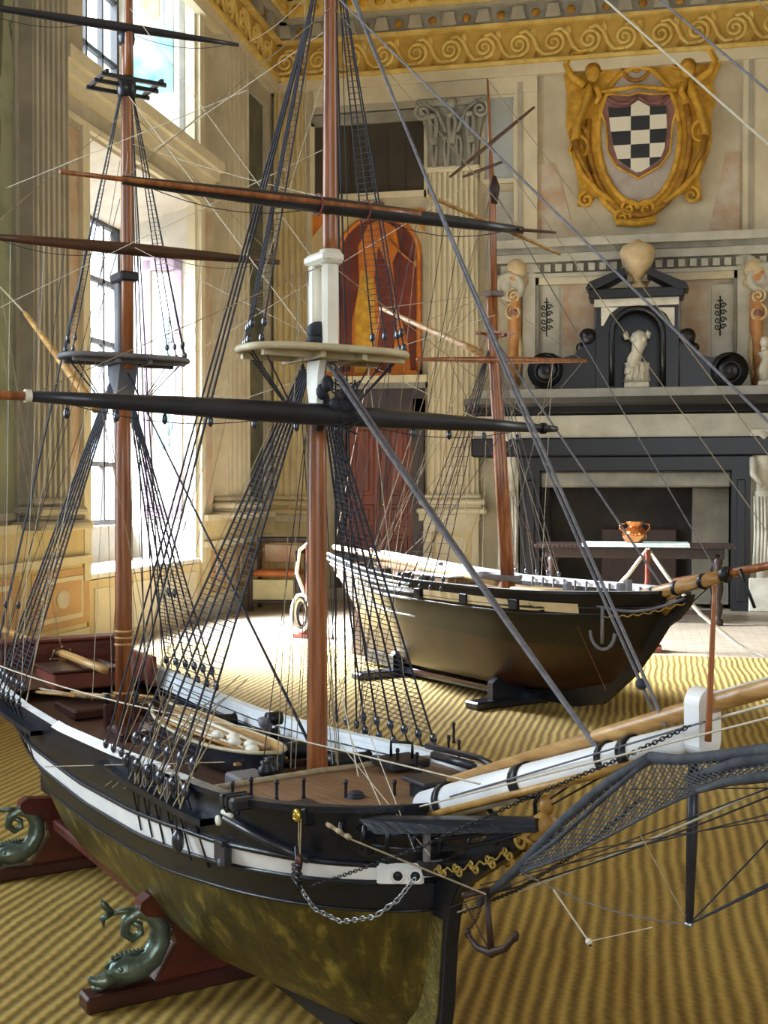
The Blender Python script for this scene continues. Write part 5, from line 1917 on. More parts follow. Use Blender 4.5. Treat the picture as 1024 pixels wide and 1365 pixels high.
h1 = Q(556, 1160, z=.548)
ch = [onhull(396, .545, .012), Q(398, 1180, u=-.21), Q(420, 1212, u=-.20), Q(455, 1229, u=-.185), Q(500, 1222, u=-.165), Q(530, 1200, u=-.14), Q(556, 1168, u=-.11)]
chain(S1, ch, .0026, 'chain_steel', 'anchor_cable')
m = MB()
p = Q(397, 1165, u=-.235)
m.tube([p + Vector((-.006, 0, .05)), p, p + Vector((.004, 0, -.03))], .004, 'iron', 6)
for k in range(4): m.tube([p + Vector((-.02, 0, .012 - .008 * k)), p + Vector((.02, -.004, .02 - .014 * k))], .0035, 'iron', 6)
m.build('anchor_lashing', R1)
m = MB(); c_ = cat_p + Vector((.012, -.006, -.085))
m.ball(c_, .011, 'cradle_red', 10, (.8, .7, 1.7)); m.build('cat_block', R1)
rope(S1, cat_p, c_, .0015, 'rope_tan', name='cat_fall'); rope(S1, cat_p + Vector((.01, 0, -.0)), c_ + Vector((.004, 0, 0)), .0015, 'rope_tan', name='cat_fall')
rope(S1, c_, p, .002, 'iron', name='cat_fall')
rope(S1, Q(436, 1098, u=-.2), Q(466, 1118, u=-.19), .004, 'rope_tan', name='tackle')
rope(S1, Q(466, 1118, u=-.19), Q(648, 1192, u=-.06), .0018, 'rope_tan', name='tackle')
for k in range(3):
    m = MB(); m.ball(Q(440 + 12 * k, 1101 + 7 * k, u=-.2), .007, 'rope_tan', 8, (1.5, .8, .7)); m.build('block', R1)
chain(S1, [Q(415, 1182, u=-.2), Q(560, 1130, u=-.13), Q(700, 1065, u=-.06), Q(830, 1010, u=-.04), Q(925, 965, u=-.03)], .0018, 'iron', 'jib_chain')
chain(S1, [Q(612, 1218, u=0), Q(690, 1186, u=-.01), Q(780, 1130, u=-.02), Q(860, 1060, u=-.02)], .0018, 'iron', 'bobstay')
rope(S1, Q(610, 1216, u=0), Q(1100, 1015, u=-.02), .0018, 'rope_pale', name='bobstay', sag=.01)
rope(S1, Q(655, 1192, u=0), Q(1100, 1030, u=-.03), .0014, 'rope_black', name='bobstay', sag=.01)
rope(S1, Q(640, 1150, u=0), Q(760, 1105, u=-.03), .0022, 'iron', name='bobstay')
rope(S1, Q(719, 1075, u=0), Q(800, 1020, u=0), .0018, 'rust_iron', name='gammoning')
rope(S1, Q(719, 1082, u=0), Q(812, 1030, u=0), .0018, 'rust_iron', name='gammoning')
for q_ in ((1130, 1130), (1130, 1124)):
    rope(S1, m1, Q(*q_, u=0), .0016, 'rope_black', name='martingale_stay')
rope(S1, m1, Q(852, 1110, u=-.05), .001, 'rope_tan', name='back_rope')
rope(S1, m1, Q(700, 1165, u=-.08), .001, 'rope_grey', name='back_rope', sag=.015)
rope(S1, m1, Q(1120, 1020, u=.02), .0014, 'rope_black', name='martingale_stay')
for (p_, q_, r_) in (((1120, 1062), (640, 1180), .001), ((1120, 1015), (600, 1210), .001), ((1100, 1080), (770, 1135), .0009), ((1100, 1050), (840, 1052), .0009)):
    rope(S1, Q(*p_, u=-.05), Q(*q_, u=-.03), r_, 'rope_black', name='head_stay')
e0, e1 = Q(738, 1186, u=-.1), Q(785, 1255, u=-.1)
rope(S1, e0, e1, .0014, 'rope_pale', name='hanging_line')
m = MB(); m.ball(e1, .005, 'rope_white', 8); m.tube([e1, e1 + Vector((.004, 0, -.006))], .002, 'iron', 5); m.build('line_toggle', R1)
rope(S1, e1, Q(870, 1236, u=-.1), .0006, 'rope_pale', name='hanging_line')
rope(S1, Q(1024, 955, u=0) if False else Q(940, 962, u=-.02), Q(1150, 905, u=-.02), .0022, 'rope_pale', name='jib_guy')
rope(S1, Q(600, 1062, u=-.03), Q(940, 962, u=-.03), .0016, 'rope_grey', name='jib_guy')
rope(S1, Q(560, 1075, u=-.12), Q(1150, 925, u=-.06), .0016, 'rope_pale', name='jib_guy')
rope(S1, Q(948, 925, u=0), Q(1150, 868, u=0), .002, 'rope_white', name='jib_guy')
rope(S1, Q(600, 1055, u=.02), Q(948, 930, u=.01), .0022, 'spar_wood', name='jib_guy')

# netting hung under the bowsprit
def netting():
    topc = [Q(690, 1150, u=-.03), Q(755, 1090, u=-.035), Q(815, 1040, u=-.035), Q(868, 1010, u=-.035), Q(905, 1013, u=-.03), Q(960, 1008, u=-.03), Q(1024, 1000, u=-.03), Q(1100, 992, u=-.03)]
    bot = [Q(700, 1162, u=-.06), Q(760, 1140, u=-.09), Q(820, 1110, u=-.10), Q(875, 1080, u=-.10), Q(930, 1055, u=-.09), Q(970, 1042, u=-.08), Q(1024, 1035, u=-.06), Q(1100, 1030, u=-.05)]
    def S(c, t):
        t = t * (len(c) - 1); i = min(int(t), len(c) - 2); return c[i].lerp(c[i + 1], t - i)
    def P(s_, t):
        p_ = S(topc, s_).lerp(S(bot, s_), t)
        return p_ + Vector((0, 0, -.010 * math.sin(PI * t)))
    m = MB()
    n = 44
    for k in range(-8, n):
        for dr in (1, -1):
            pts = []
            for j in range(9):
                t = j / 8
                s_ = (k + (8 * t if dr > 0 else 8 * (1 - t))) / n
                if 0 <= s_ <= 1: pts.append(P(s_, t))
            if len(pts) > 1:
                m.tube(pts, .0011, 'net', 4, cap=False)
    o = m.build('netting', R1)
    b = MB()
    b.tube([Q(640, 1203, u=-.02), Q(690, 1158, u=-.03)] + topc[1:4], [.007, .0085, .0085, .0085, .009], 'net', 8)
    b.tube([Q(690, 1158, u=-.03), Q(745, 1118, u=-.05), Q(800, 1068, u=-.05), Q(866, 1012, u=-.04)], .004, 'net', 8)
    b.tube(topc[3:], [.009, .0075, .0085, .0095, .0095], 'net', 8)
    b.tube([bot[4], bot[5], bot[6], bot[7]], [.003, .006, .0075, .007], 'net', 8)
    b.tube([Q(920, 1040, u=-.04), Q(980, 1018, u=-.04), Q(1050, 1008, u=-.03)], .008, 'net', 8)
    b.tube(bot[:5], .002, 'net', 6)
    b.build('bolt_rope', o)


netting()

# anchor hanging from the bow
an = Q(655, 1270, u=-.03)
m = MB()
sh = Q(649, 1190, u=-.03)
m.tube([an, sh], [.0065, .0045], 'rust_iron', 10)
m.tube([an + (Q(650 + dx, 1270 - dy, u=-.03) - Q(655, 1270, u=-.03)) for dx, dy in ((-28, 32), (-22, 18), (-12, 6), (5, 0), (24, 6), (36, 20), (40, 28))], [.002, .005, .006, .008, .006, .005, .0015], 'rust_iron', 8)
m.ball(an, .009, 'rust_iron', 10)
for dx, dy in ((-26, 26), (38, 22)):
    c_ = Q(650 + dx, 1270 - dy, u=-.03); m.ball(c_, .008, 'rust_iron', 8, (.5, .9, 1.2))
m.tube([sh + Vector((0, -.05, .004)), sh + Vector((0, .05, .004))], .0055, 'rust_iron', 8)
ob = m.build('anchor', R1)
rope(S1, Q(620, 1205, u=-.03), Q(650, 1262, u=-.03), .0015, 'rust_iron', name='anchor_stopper')
chain(S1, [Q(648, 1188, u=-.03), Q(636, 1225, u=-.03), Q(618, 1248, u=-.03)], .0018, 'rust_iron', 'anchor_chain')
# block hanging by the fore chains
p = onhull(237, .52, .03)
m = MB(); m.ball(p + Vector((0, 0, -.0)), .017, 'deadeye', 12, (.8, .8, 1.5)); m.build('block', R1)
rope(S1, p, onhull(232, .60, .03), .002, 'rope_black', name='pendant')

# ============================================================ SECOND SHIP (cutter)
S2 = Ship('ship_model', 0.75, 7.21, (0.545, -0.838), 'brown and black single masted model cutter standing behind the foreground ship')
Q2 = S2.Q
R2 = S2.root
def beam2(sg):
    if sg > .68: return .46 * (1 - ((sg - .68) / .32) ** 2.2) ** .7
    if sg < .4: return .46 * (.58 + .42 * math.sin(sg / .4 * PI / 2))
    return .46
stem2 = [(0, .55), (.05, .74), (.148, .86), (.28, 1.02), (.45, 1.16), (.55, 1.22), (.66, 1.27), (.9, 1.34)]
rail2 = [(-2.1, .86), (-1.7, .80), (-1.0, .735), (-.4, .705), (.2, .705), (.7, .712), (1.28, .735)]
keel2 = [(-2.1, .09), (.5, .085), (.95, .12), (1.28, .24)]
wl2 = [(-2.1, .50), (-1.4, .455), (-.5, .435), (.4, .42), (1.28, .425)]
sb2 = [(-2.1, .68), (-1.6, .64), (-.8, .60), (0, .590), (.7, .595), (1.28, .62)]
st2 = [(-2.1, .72), (-1.6, .675), (-.8, .635), (0, .625), (.7, .630), (1.28, .655)]
G2 = make_hull(S2, lambda z: -1.60 - max(0, z - .35) * .35, lambda z: interp(stem2, z), -1.75, 1.28, beam2, rail2, keel2, wl2, sb2, st2, ('hull2_bronze', 'hull2_black', 'hull2_black', 'bulwark_white', 0.03), tr=.025)


def hb2(x, z):
    best = min(G2, key=lambda r: abs(interp([(p[2], p[0]) for p in r], z) - x))
    return interp([(p[2], p[1]) for p in best], z)


m = MB()
for sg_ in (-1, 1):
    rows = []
    for r in G2:
        x, y, z = r[-1]
        rows.append([(x, sg_ * (y + .01), z - .008), (x, sg_ * (y + .01), z + .008), (x, sg_ * max(y - .03, 0), z + .008), (x, sg_ * max(y - .03, 0), z - .008)])
    m.grid(rows, lambda i, j: 'bulwark_white' if (j in (1, 2)) else 'hull2_black', smooth=False)
m.build('rail_cap', R2)
for row, r_, mt in ((11, .007, 'hull2_black'), (10, .007, 'hull2_black')):
    for sg_ in (-1, 1):
        m = MB(); m.tube([(r[row][0], sg_ * r[row][1], r[row][2]) for r in G2], r_, mt, 6); m.build('wale', R2)
# stern quarter strakes, coloured white to paint in the window glare on them
for row in (8, 10, 12, 13):
    for sg_ in (-1, 1):
        m = MB(); m.tube([(r[row][0], sg_ * (r[row][1] + .003), r[row][2]) for r in G2[:17]], .009 if row != 8 else .006, 'bulwark_white', 6); m.build('glare_strake', R2)
# cream panels between the gun ports
for x0, x1 in ((-.27, .10), (.17, .52), (.60, .94), (-.75, -.36)):
    rows = []
    for k in range(8):
        x = x0 + (x1 - x0) * k / 7
        rows.append([(x, -(hb2(x, .66) + .006), .662 if x0 > -.7 else .655), (x, -(hb2(x, .615) + .006), .612 if x0 > -.7 else .635)])
    m = MB(); m.grid(rows, 'panel_cream' if x0 > -.7 else 'bulwark_white'); m.build('side_panel', R2)
for x in (-.33, .13, .56):
    m = MB(); y = hb2(x, .64)
    m.box((x - .035, -y - .014, .61), (x + .035, -y + .01, .665), 'iron', .004); m.build('gun_port', R2)
# keel, rudder
m = MB(); m.prism([(-1.60, .045), (.60, .045), (.82, .09), (.90, .15), (1.06, .28), (1.20, .44), (1.30, .57), (1.26, .60), (1.1, .42), (.9, .22), (.5, .12), (-1.60, .12)], -.016, .016, 'hull2_black', axis=1); m.build('keel', R2)
m = MB(); m.prism([(-1.79, .07), (-1.615, .07), (-1.615, .60), (-1.70, .60)], -.014, .014, 'hull2_bronze', axis=1)
ru = m.build('rudder', R2)
m = MB(); m.prism([(1.10, .52), (1.26, .54), (1.36, .60), (1.44, .68), (1.46, .735), (1.38, .72), (1.28, .68), (1.15, .64)], -.015, .015, 'hull2_black', axis=1); m.build('cutwater', R2)
p = Q2(898, 800, u=0)
m = MB(); m.tube([p + Vector((-.05, 0, -.07)), p + Vector((0, 0, -.01)), p + Vector((.02, 0, .03))], [.025, .035, .02], 'gilt_wood', 10); m.ball(p + Vector((.02, 0, .05)), .022, 'gilt_wood', 10); m.build('figurehead', R2)
for sg in (-1, 1):
    m = MB(); m.tube([(1.02 + .4 * t, sg * (.20 * (1 - t) ** .9 + .017), .60 + .09 * t * t + .006 * math.sin(t * 50)) for t in [k / 40 for k in range(41)]], .004, 'gilt_wood', 5); m.build('gilt_trail', R2)
    m = MB(); m.tube([(1.02 + .4 * t, sg * (.22 * (1 - t) ** .9 + .017), .655 + .06 * t * t - .03 * math.sin(t * PI)) for t in [k / 14 for k in range(15)]], .009, 'top_grey', 6); m.build('head_rail', R2)
# deck and fittings
m = MB()
rows = []
for r in G2:
    x, y, z = r[-1]
    y = max(y - .026, .002)
    rows.append([(x, -y + 2 * y * k / 6, z - .06) for k in range(7)])
m.grid(rows, 'deck'); m.build('main_deck', R2)
m = MB()
for k in range(13):
    x = -.25 + .10 * k
    y = hb2(x, .68) - .03
    m.box((x - .004, y - .012, .655), (x + .004, y, .71), 'top_grey')
m.build('bulwark_timber', R2)
m = MB(); m.box((-.9, -.12, .66), (-.45, .12, .71), 'deck', .01); m.box((-.95, -.13, .708), (-.42, .13, .718), 'bulwark_white', .004); m.build('companion', R2)
m = MB(); m.box((.12, -.10, .65), (.42, .10, .69), 'panel_cream', .01); m.build('hatch', R2)
m = MB()
rows = []
for i in range(13):
    t = i / 12; x = -.30 + .42 * t; b_ = .07 * (1 - abs(2 * t - 1) ** 2.5) ** .6
    rows.append([(x, b_ * c, .70 + .05 * (1 - s_)) for c, s_ in ((1, 0), (.8, .6), (0, 1), (-.8, .6), (-1, 0))])
m.grid(rows, 'top_grey'); m.build('ship_boat', R2)
for x, y in ((-1.3, .25), (-1.1, .28), (-1.0, -.3), (.75, -.2), (.8, .2), (.95, 0)):
    m = MB(); m.box((x - .02, y - .02, .66), (x + .02, y + .02, .76), 'top_grey', .006); m.build('bitt', R2)
m = MB(); m.tube([(-1.3, 0, .80), (-1.42, 0, .81), (-1.55, 0, .84)], [.008, .012, .01], 'mast_wood', 8); m.build('tiller', R2)
for k in range(5):
    x = -1.50 + .24 * k
    m = MB(); m.lathe([(.02, -.05), (.028, -.03), (.022, .05), (.028, .06)], (x, -.24, interp(rail2, x) - .02), 'iron', 10, 'y'); m.build('carronade', R2)

# spars
mh = Q2(657, 448, u=0)
m = MB(); m.tube([(0, 0, .64), Vector((0, 0, .64)).lerp(mh, .5), mh, mh + (mh - Vector((0, 0, .64))) * .17], [.043, .040, .032, .026], 'mast_wood', 16); m.build('lower_mast', R2)
tb = Q2(660, 478, u=.03); tm = Q2(656, 250, u=.03); tt = Q2(650, 105, u=.03)
m = MB(); m.tube([tb, tm, tm.lerp(tt, .3), tt], [.024, .021, .012, .006], 'mast_wood', 12); m.build('topmast', R2)
m = MB()
for dy in (-.02, .02):
    m.box((mh.x - .08, mh.y + dy - .008 + .02, mh.z - .01), (mh.x + .10, mh.y + dy + .008 + .02, mh.z + .01), 'mast_wood')
m.box((mh.x - .06, mh.y - .10, mh.z + .01), (mh.x - .04, mh.y + .13, mh.z + .025), 'mast_wood').box((mh.x + .04, mh.y - .10, mh.z + .01), (mh.x + .06, mh.y + .13, mh.z + .025), 'mast_wood')
m.build('crosstrees', R2)
mc = mh + (mh - Vector((0, 0, .64))) * .165
m = MB(); m.box((mc.x - .04, mc.y - .03, mc.z - .015), (mc.x + .05, mc.y + .07, mc.z + .02), 'spar_brown', .005); m.build('mast_cap', R2)
spar('square_yard', Q2(556, 479, x=-.12), Q2(782, 481, x=-.12), .021, .010, 'mast_wood', ship=S2)
spar('topsail_yard', Q2(600, 236, x=-.1), Q2(712, 143, x=-.1), .012, .008, 'spar_brown', ship=S2)
spar('topgallant_yard', Q2(617, 236, x=-.08), Q2(672, 215, x=-.08), .010, .007, 'spar_brown', ship=S2)
m = MB(); p = Q2(659, 250, u=.03); m.tube([p + Vector((0, 0, -.10)), p, p + Vector((0, 0, .07))], [.02, .035, .012], 'rust_iron', 10); m.build('lashing', R2)
gf0, gf1 = Q2(641, 470, u=0), Q2(508, 411, u=0)
spar('gaff', gf0, gf1, .024, .014, 'spar_wood', mid=False, ship=S2)
bm0, bm1 = Q2(662, 775, u=0), Q2(446, 729, u=0)
spar('main_boom', bm0, bm1, .030, .020, 'panel_cream', mid=False, ship=S2)
bs0, bs1 = Q2(846, 798, u=0), Q2(960, 769, u=0)
bs2_ = Q2(1120, 735, u=0)
m = MB(); m.tube([bs0, bs0.lerp(bs1, .5), bs1], [.036, .036, .030], 'spar_wood', 14); m.build('bowsprit', R2)
m = MB(); m.tube([Q2(900, 776, u=.03), Q2(980, 763, u=.03), bs2_], [.022, .022, .014], 'mast_wood', 12); m.build('jib_boom', R2)
for px, py in ((872, 792), (903, 784), (938, 775), (968, 766)):
    p = Q2(px, py, u=0)
    m = MB(); m.tube([p - Vector((.012, 0, 0)), p + Vector((.012, 0, 0))], .040, 'iron', 12); m.build('bowsprit_band', R2)
p = Q2(993, 770, u=0)
m = MB(); m.tube([p + Vector((-.03, 0, .04)), p + Vector((.06, 0, -.14))], .008, 'iron', 8); m.build('martingale', R2)
# anchor on the bow
p = Q2(803, 845, u=-.27)
m = MB(); m.tube([p + Vector((0, 0, .14)), p + Vector((0, 0, -.05))], .009, 'top_grey', 8)
m.tube([p + Vector((.09 * math.cos(t), 0, -.05 + .0 - .0 + .09 * (math.sin(t)) + .06)) for t in [PI * (1 + k / 8) for k in range(9)]], .009, 'top_grey', 8); m.build('anchor', R2)

# standing rigging of the cutter
for sg in (-1, 1):
    feet = [Vector((-.05 - .11 * k, sg * (hb2(-.05 - .11 * k, .66) + .03), .68)) for k in range(5)]
    heads = [mh + Vector((0, sg * .02, -.06)) for k in range(5)]
    shroud_gang(S2, heads, feet, .0032, 'rope_black' if sg < 0 else 'rope_grey', 0, rung=.06 if sg < 0 else None, dsize=.016)
for sg in (-1, 1):
    for k in range(3):
        x = -.6 - .2 * k
        rope(S2, tm + Vector((0, 0, -.02 * k)), Vector((x, sg * hb2(x, .7), .72)), .0028, 'rope_tan', name='backstay')
rope(S2, mh, Vector((1.25, 0, .76)), .006, 'rope_grey', name='forestay')
rope(S2, tm, bs1, .0032, 'rope_grey', name='jib_stay')
rope(S2, tt, bs2_, .0025, 'rope_tan', name='topmast_stay')
rope(S2, tm.lerp(tt, .4), bs2_.lerp(bs1, .4), .0025, 'rope_tan', name='topmast_stay')
rope(S2, bm1, gf1, .0025, 'rope_tan', name='topping_lift')
rope(S2, gf1, mc, .0025, 'rope_tan', name='peak_halyard')
rope(S2, gf1.lerp(gf0, .4), mc, .0025, 'rope_tan', name='peak_halyard')
rope(S2, gf1, Vector((-1.65, .1, .82)), .002, 'rope_red', name='vang')
rope(S2, gf1, Vector((-1.6, -.2, .8)), .002, 'rope_red', name='vang')
rope(S2, gf1.lerp(gf0, .5), bm1.lerp(bm0, .3), .002, 'rope_red', name='brail')
rnd = random.Random(9)
for k in range(18):
    s_ = rnd.choice((-1, 1)); xx = rnd.uniform(-1.3, .1)
    st_ = mh.lerp(Q2(657, 478, u=0), 1) + Vector((0, rnd.uniform(-.5, .6), 0)) if k % 2 else mh + Vector((0, rnd.uniform(-.05, .05), rnd.uniform(-.2, .2)))
    rope(S2, st_, Vector((xx, s_ * (hb2(xx, .66) - .01), .70)), .0018, rnd.choice(('rope_tan', 'rope_red', 'rope_pale', 'rope_black')), name='halyard')
for e in (Q2(560, 479, x=-.12), Q2(778, 481, x=-.12)):
    rope(S2, e, mc, .002, 'rope_tan', name='lift'); rope(S2, e, Vector((-1.4, .1, .74)), .002, 'rope_tan', name='brace', sag=.05)
rope(S2, Q2(770, 835, u=-.3), Q2(808, 920, u=-.1), .0022, 'rope_red', name='anchor_cable')
rope(S2, bs1, Q2(812, 905, u=0), .0028, 'iron', name='bobstay')
rope(S2, bs1, Q2(857, 815, u=-.1), .0028, 'iron', name='bobstay')

# ============================================================ CRADLES
# red cradle of the foreground ship: two cross boards with bronze dolphins, lengthwise rails
def dolphin(parent, yo, xo, sg):
    """bronze dolphin: head down and outward, tail curled up; y = outward"""
    D = lambda a_, b_, dx=0: Vector((xo + dx, sg * -(yo + a_), b_))
    m = MB()
    pts = [D(.105, .066), D(.085, .078), D(.055, .080), D(.020, .078), (D(-.012, .095)), D(-.032, .130), D(-.034, .170), D(-.012, .202), D(.024, .214), D(.052, .198), D(.056, .168), D(.036, .150), D(.016, .160), D(.018, .180), D(.040, .192)]
    rs = [.013, .027, .036, .033, .030, .028, .025, .021, .0165, .0145, .0125, .011, .010, .009, .007]
    m.tube(pts, rs, 'bronze', 14)
    body = m.build('dolphin', parent)
    h = MB(); h.tube([D(.085, .070), D(.115, .062), D(.140, .070), D(.146, .078)], [.026, .018, .010, .004], 'bronze', 10)
    h.tube([D(.09, .06), D(.12, .048), D(.138, .050)], [.015, .010, .004], 'bronze', 8)
    h.ball(D(.075, .090, .025), .007, 'bronze', 8)
    h.build('snout', body)
    c = MB()
    for k in range(9):
        t = k / 8
        p_ = D(.085 - .085 * t, .108 + .006 * math.sin(t * PI)); c.tube([p_, p_ + Vector((0, sg * -.004, .013))], [.007, .001], 'bronze', 5)
    c.tube([D(.105, .09), D(.08, .112), D(.04, .115), D(.0, .112)], .006, 'bronze', 7)
    for k in range(9):
        t = k / 8
        a_ = D(-.035 - .026 * math.sin(t * PI * .9), .10 + .11 * t); c.tube([a_, a_ + Vector((0, sg * .010, .002))], [.006, .001], 'bronze', 5)
    c.build('crest', body)
    f_ = MB()
    e = D(.088, .222)
    f_.tube([D(.024, .214), D(.055, .222), e], [.012, .008, .007], 'bronze', 8)
    f_.tube([e, D(.108, .245), D(.116, .262)], [.008, .009, .001], 'bronze', 7)
    f_.tube([e, D(.112, .212), D(.108, .190)], [.008, .009, .001], 'bronze', 7)
    f_.build('tail_fin', body)


M1 = S1.M
def cradle(x0, name, label):
    wp = M1 @ Vector((x0, 0, 0.012))
    root = empty(name, wp, label, 'model stand', S1.rot)
    m = MB(); m.box((-.035, -.375, 0), (.035, .375, .040), 'cradle_dark', .006)
    m.build('base_board', root)
    # upright board: hollowed on top for the hull
    zo = lambda u: .0
    pts = [(-.200, .04), (-.175, .07), (-.145, .12), (-.155, .17), (-.185, .195), (-.225, .205), (-.240, .222), (-.236, .242), (-.215, .254), (-.195, .250)]
    hull_in = []
    for k in range(9):
        z = .246 - .13 * k / 8
        hull_in.append((-max(hb1(x0, z + .012) - .004, .02), z - .006))
    pts += hull_in
    mir = [(-a_, b_) for a_, b_ in pts[::-1]]
    m = MB(); m.prism(pts + mir, -.022, .022, 'cradle_red', axis=0)
    m.build('cross_board', root)
    for sg in (1, -1):
        dolphin(root, .215, .0, sg)
    return root


cradle(-.51, 'cradle_support', 'red brown cross support with bronze dolphin, nearest the camera under the bow')
cradle(-1.60, 'cradle_support', 'dark cross support with bronze dolphin at the left edge, under the stern')
m = MB()
for u in (-.13, .13):
    z0 = .150
    m.box((-1.55, u - .016, .16 - .012), (-.56, u + .016, .195 - .012), 'cradle_red', .006)
o = m.build('keel_rail', None)
mw = S1.M @ Matrix.Translation((0, 0, .012))
o.data.transform(Matrix.Translation((1.05, 0, -.148)))
o.location = S1.M @ Vector((-1.05, 0, .160)); o.rotation_euler = (0, 0, S1.rot)
tag(o, 'long red brown rails joining the two dolphin supports under the hull', 'rail')

# blue black cradle of the cutter
Lc = S2.M @ Vector((0, 0, .012))
pA, pB = Q2(628, 946, z=.012), Q2(474, 906, z=.012)
root = empty('ship_cradle', Lc, 'low blue black cradle with two cross feet under the brown cutter', 'model stand', S2.rot)
zc = .012
for p in (pA, pB):
    m = MB(); m.box((p.x - .06, p.y, 0), (p.x + .06, -p.y, .045), 'cradle_blue', .008)
    m.build('cross_foot', root)
m = MB(); m.prism([(pB.x - .05, .03), (pA.x + .10, .03), (pA.x + .10, .075), (pB.x - .05, .055)], -.10, .10, 'cradle_blue', axis=1)
m.build('centre_board', root)
m = MB(); m.box((pB.x + .2, -.115, .05), (pA.x - .05, -.10, .075), 'cradle_red', .004); m.build('edge_moulding', root)
for x in (pA.x, pB.x):
    m = MB(); hh = [(-hb2(x, z) - .0, z - zc) for z in (.16, .22, .28)]
    b0 = max(hb2(x, .18), .05)
    m.prism([(-b0 - .05, .045), (-b0 - .05, .14), (-b0 - .01, .17), (-.02, .075), (.02, .075), (b0 + .01, .17), (b0 + .05, .14), (b0 + .05, .045)], x - .025, x + .025, 'cradle_blue', axis=0)
    m.build('chock', root)

# ============================================================ STANCHIONS AND ROPES
def stanchion(px, py, ht, label, size=1.0):
    w_ = at(px, py, 2, 0.0 if py < 873 else .0)
    root = empty('stanchion', (w_.x, w_.y, 0), label, 'stanchion')
    m = MB(); m.box((-.11 * size, -.11 * size, 0), (.11 * size, .11 * size, .045), 'stanchion', .01); m.prism([(-.09, .045), (.09, .045), (.02, .16), (-.02, .16)], -.012, .012, 'stanchion', axis=1)
    m.prism([(-.09, .045), (.09, .045), (.02, .16), (-.02, .16)], -.012, .012, 'stanchion', axis=0); m.build('base', root)
    m = MB(); m.lathe([(.022, .04), (.026, .10), (.020, .2), (.022, ht * .55), (.028, ht * .62), (.020, ht * .7), (.020, ht - .05), (.030, ht - .03), (.026, ht - .005), (.01, ht)], (0, 0, 0), 'stanchion', 14); m.build('post', root)
    return Vector((w_.x, w_.y, ht))


t1 = stanchion(863, 868, .80, 'red brown wooden rope post behind the bow of the cutter')
t2 = stanchion(411, 849, .80, 'red brown wooden rope post standing in the sunlit patch')
m = MB()
d_ = at(1110, 835, 1, t1.y - .2)
m.tube([t1 + Vector((0, 0, .0)), t1.lerp(d_, .12) + Vector((0, 0, -.16)), t1.lerp(d_, .3) + Vector((0, 0, -.33)), t1.lerp(d_, .5) + Vector((0, 0, -.44)), t1.lerp(d_, .75) + Vector((0, 0, -.47)), d_ + Vector((0, 0, -.0))], .015, 'rope_white', 8)
o = m.build('barrier_rope'); centre(o); tag(o, 'white rope sagging from the post to the right edge', 'rope')
m = MB()
e_ = at(700, 800, 1, t1.y + .3)
m.tube([t1, t1.lerp(e_, .15) + Vector((0, 0, -.14)), t1.lerp(e_, .4) + Vector((0, 0, -.30)), t1.lerp(e_, .7) + Vector((0, 0, -.30)), e_ + Vector((0, 0, -.1))], .015, 'rope_white', 8)
o = m.build('barrier_rope'); centre(o); tag(o, 'white rope hanging left of the post behind the cutter bow', 'rope')
m = MB()
m.tube([t2 + Vector((0, -.02, 0)), t2 + Vector((-.07, -.03, -.06)), t2 + Vector((-.09, -.04, -.25)), t2 + Vector((-.02, -.05, -.42)), t2 + Vector((.05, -.04, -.55)), t2 + Vector((.06, -.03, -.66))], .015, 'rope_white', 8)
for k in range(5):
    c = t2 + Vector((-.03 - .015 * (k % 2), -.06, -.60 + .005 * k))
    m.tube([c + Vector((.05 * math.sin(q * PI / 8) * (1 + .15 * k), -.015 * k, .11 * math.cos(q * PI / 8) * (1 + .1 * k))) for q in range(17)], .014, 'rope_white' if k % 3 else 'rope_black', 7)
o = m.build('coiled_rope'); centre(o); tag(o, 'coiled black and white rope hung on the post in the sunlit patch', 'rope')

# ============================================================ TABLE, POT, CHAIR
ta, tb_ = at(712, 726, 2, .745), at(985, 729, 2, .745)
YT = at(850, 727, 2, .745).y
xa_, xb_ = at(712, 726, 1, YT).x, at(982, 729, 1, YT).x
root = empty('refectory_table', ((xa_ + xb_) / 2, YT + .3, 0), 'dark carved wooden table with turned legs standing before the fireplace', 'table')
hw = (xb_ - xa_) / 2
m = MB(); m.box((-hw, -.3, .715), (hw, .3, .75), 'dark_wood', .008)
for k in range(46):
    x = -hw + 2 * hw * (k + .5) / 46
    m.box((x - .010, -.312, .716), (x + .010, -.3, .742), 'dark_wood')
m.build('table_top', root)
m = MB(); m.box((-hw + .1, -.24, .62), (hw - .1, -.20, .715), 'dark_wood', .005).box((-hw + .1, .20, .62), (hw - .1, .24, .715), 'dark_wood', .005); m.build('apron', root)
for sx in (-1, 1):
    for sy in (-1, 1):
        m = MB(); m.lathe([(.05, 0), (.055, .05), (.03, .07), (.045, .12), (.05, .18), (.028, .22), (.04, .26), (.055, .34), (.05, .40), (.028, .45), (.045, .49), (.03, .54), (.045, .58), (.045, .66)], (sx * (hw - .16), sy * .20, 0), 'dark_wood', 14)
        m.build('leg', root)
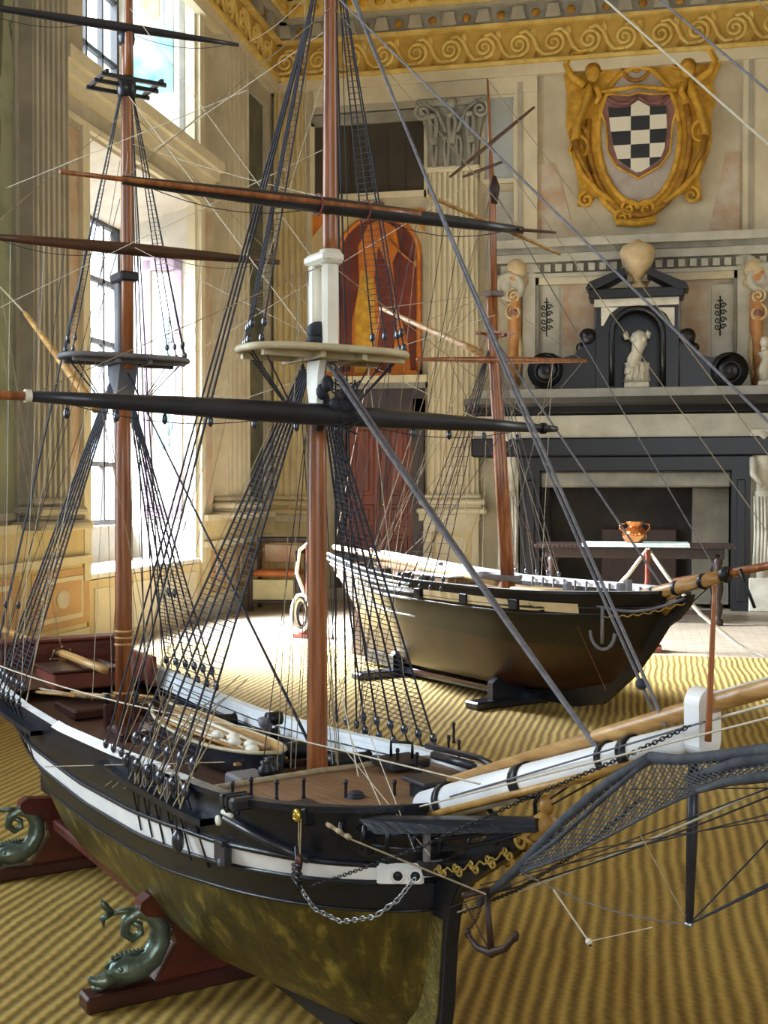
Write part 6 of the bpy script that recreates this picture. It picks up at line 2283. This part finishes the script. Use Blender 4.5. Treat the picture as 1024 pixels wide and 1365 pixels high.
m = MB(); m.box((-hw + .16, -.03, .08), (hw - .16, .03, .12), 'dark_wood', .006); m.build('stretcher', root)
p0, p1 = at(776, 724, 1, YT).x, at(920, 724, 1, YT).x
m = MB(); m.box((p0, YT - .02, .75), (p1, YT + .62, .757), 'runner').box((p0, YT - .018, .73), (p1, YT - .013, .755), 'runner')
o = m.build('table_runner'); centre(o); tag(o, 'grey green cloth runner laid on the dark table', 'cloth')
pc = at(846, 722, 1, YT + .25)
root = empty('copper_pot', (pc.x, YT + .25, .757), 'shiny round copper pot with two handles on the table runner', 'pot')
m = MB(); m.lathe([(.06, 0), (.085, .012), (.115, .06), (.118, .09), (.095, .13), (.065, .15), (.062, .165), (.085, .20), (.088, .205), (.06, .20), (.05, .16)], (0, 0, 0), 'copper', 28); m.build('body', root)
for sg in (-1, 1):
    m = MB(); m.tube([(sg * .085, 0, .185), (sg * .135, 0, .18), (sg * .14, 0, .14), (sg * .105, 0, .11)], .007, 'copper', 8); m.build('handle', root)

# chair standing in the corner
w_ = at(372, 812, 2, 0)
root = empty('armchair', (w_.x, w_.y, 0), 'dark wooden armchair with leather seat and pale panel in the far corner', 'chair', rz=.1)
m = MB(); m.box((-.24, -.24, .36), (.24, .22, .42), 'leather', .02); m.build('seat', root)
m = MB(); m.box((-.20, .20, .48), (.20, .235, .68), 'marble_pink', .01); m.build('backrest', root)
m = MB(); m.box((-.23, -.25, .12), (.20, -.235, .33), 'cloth_pale', .006); m.build('front_panel', root)
for sx in (-1, 1):
    for y, h_ in ((-.24, .62), (.22, .74)):
        m = MB(); m.box((sx * .255 - .022, y - .022, 0), (sx * .255 + .022, y + .022, h_), 'dark_wood', .005); m.build('leg', root)
    m = MB(); m.box((sx * .255 - .03, -.28, .60), (sx * .255 + .03, .22, .635), 'dark_wood', .01); m.build('armrest', root)
m = MB(); m.box((-.28, .19, .70), (.28, .25, .76), 'dark_wood', .01); m.build('top_rail', root)
m = MB(); m.box((-.25, -.26, .08), (.25, -.22, .12), 'dark_wood', .005); m.build('stretcher', root)
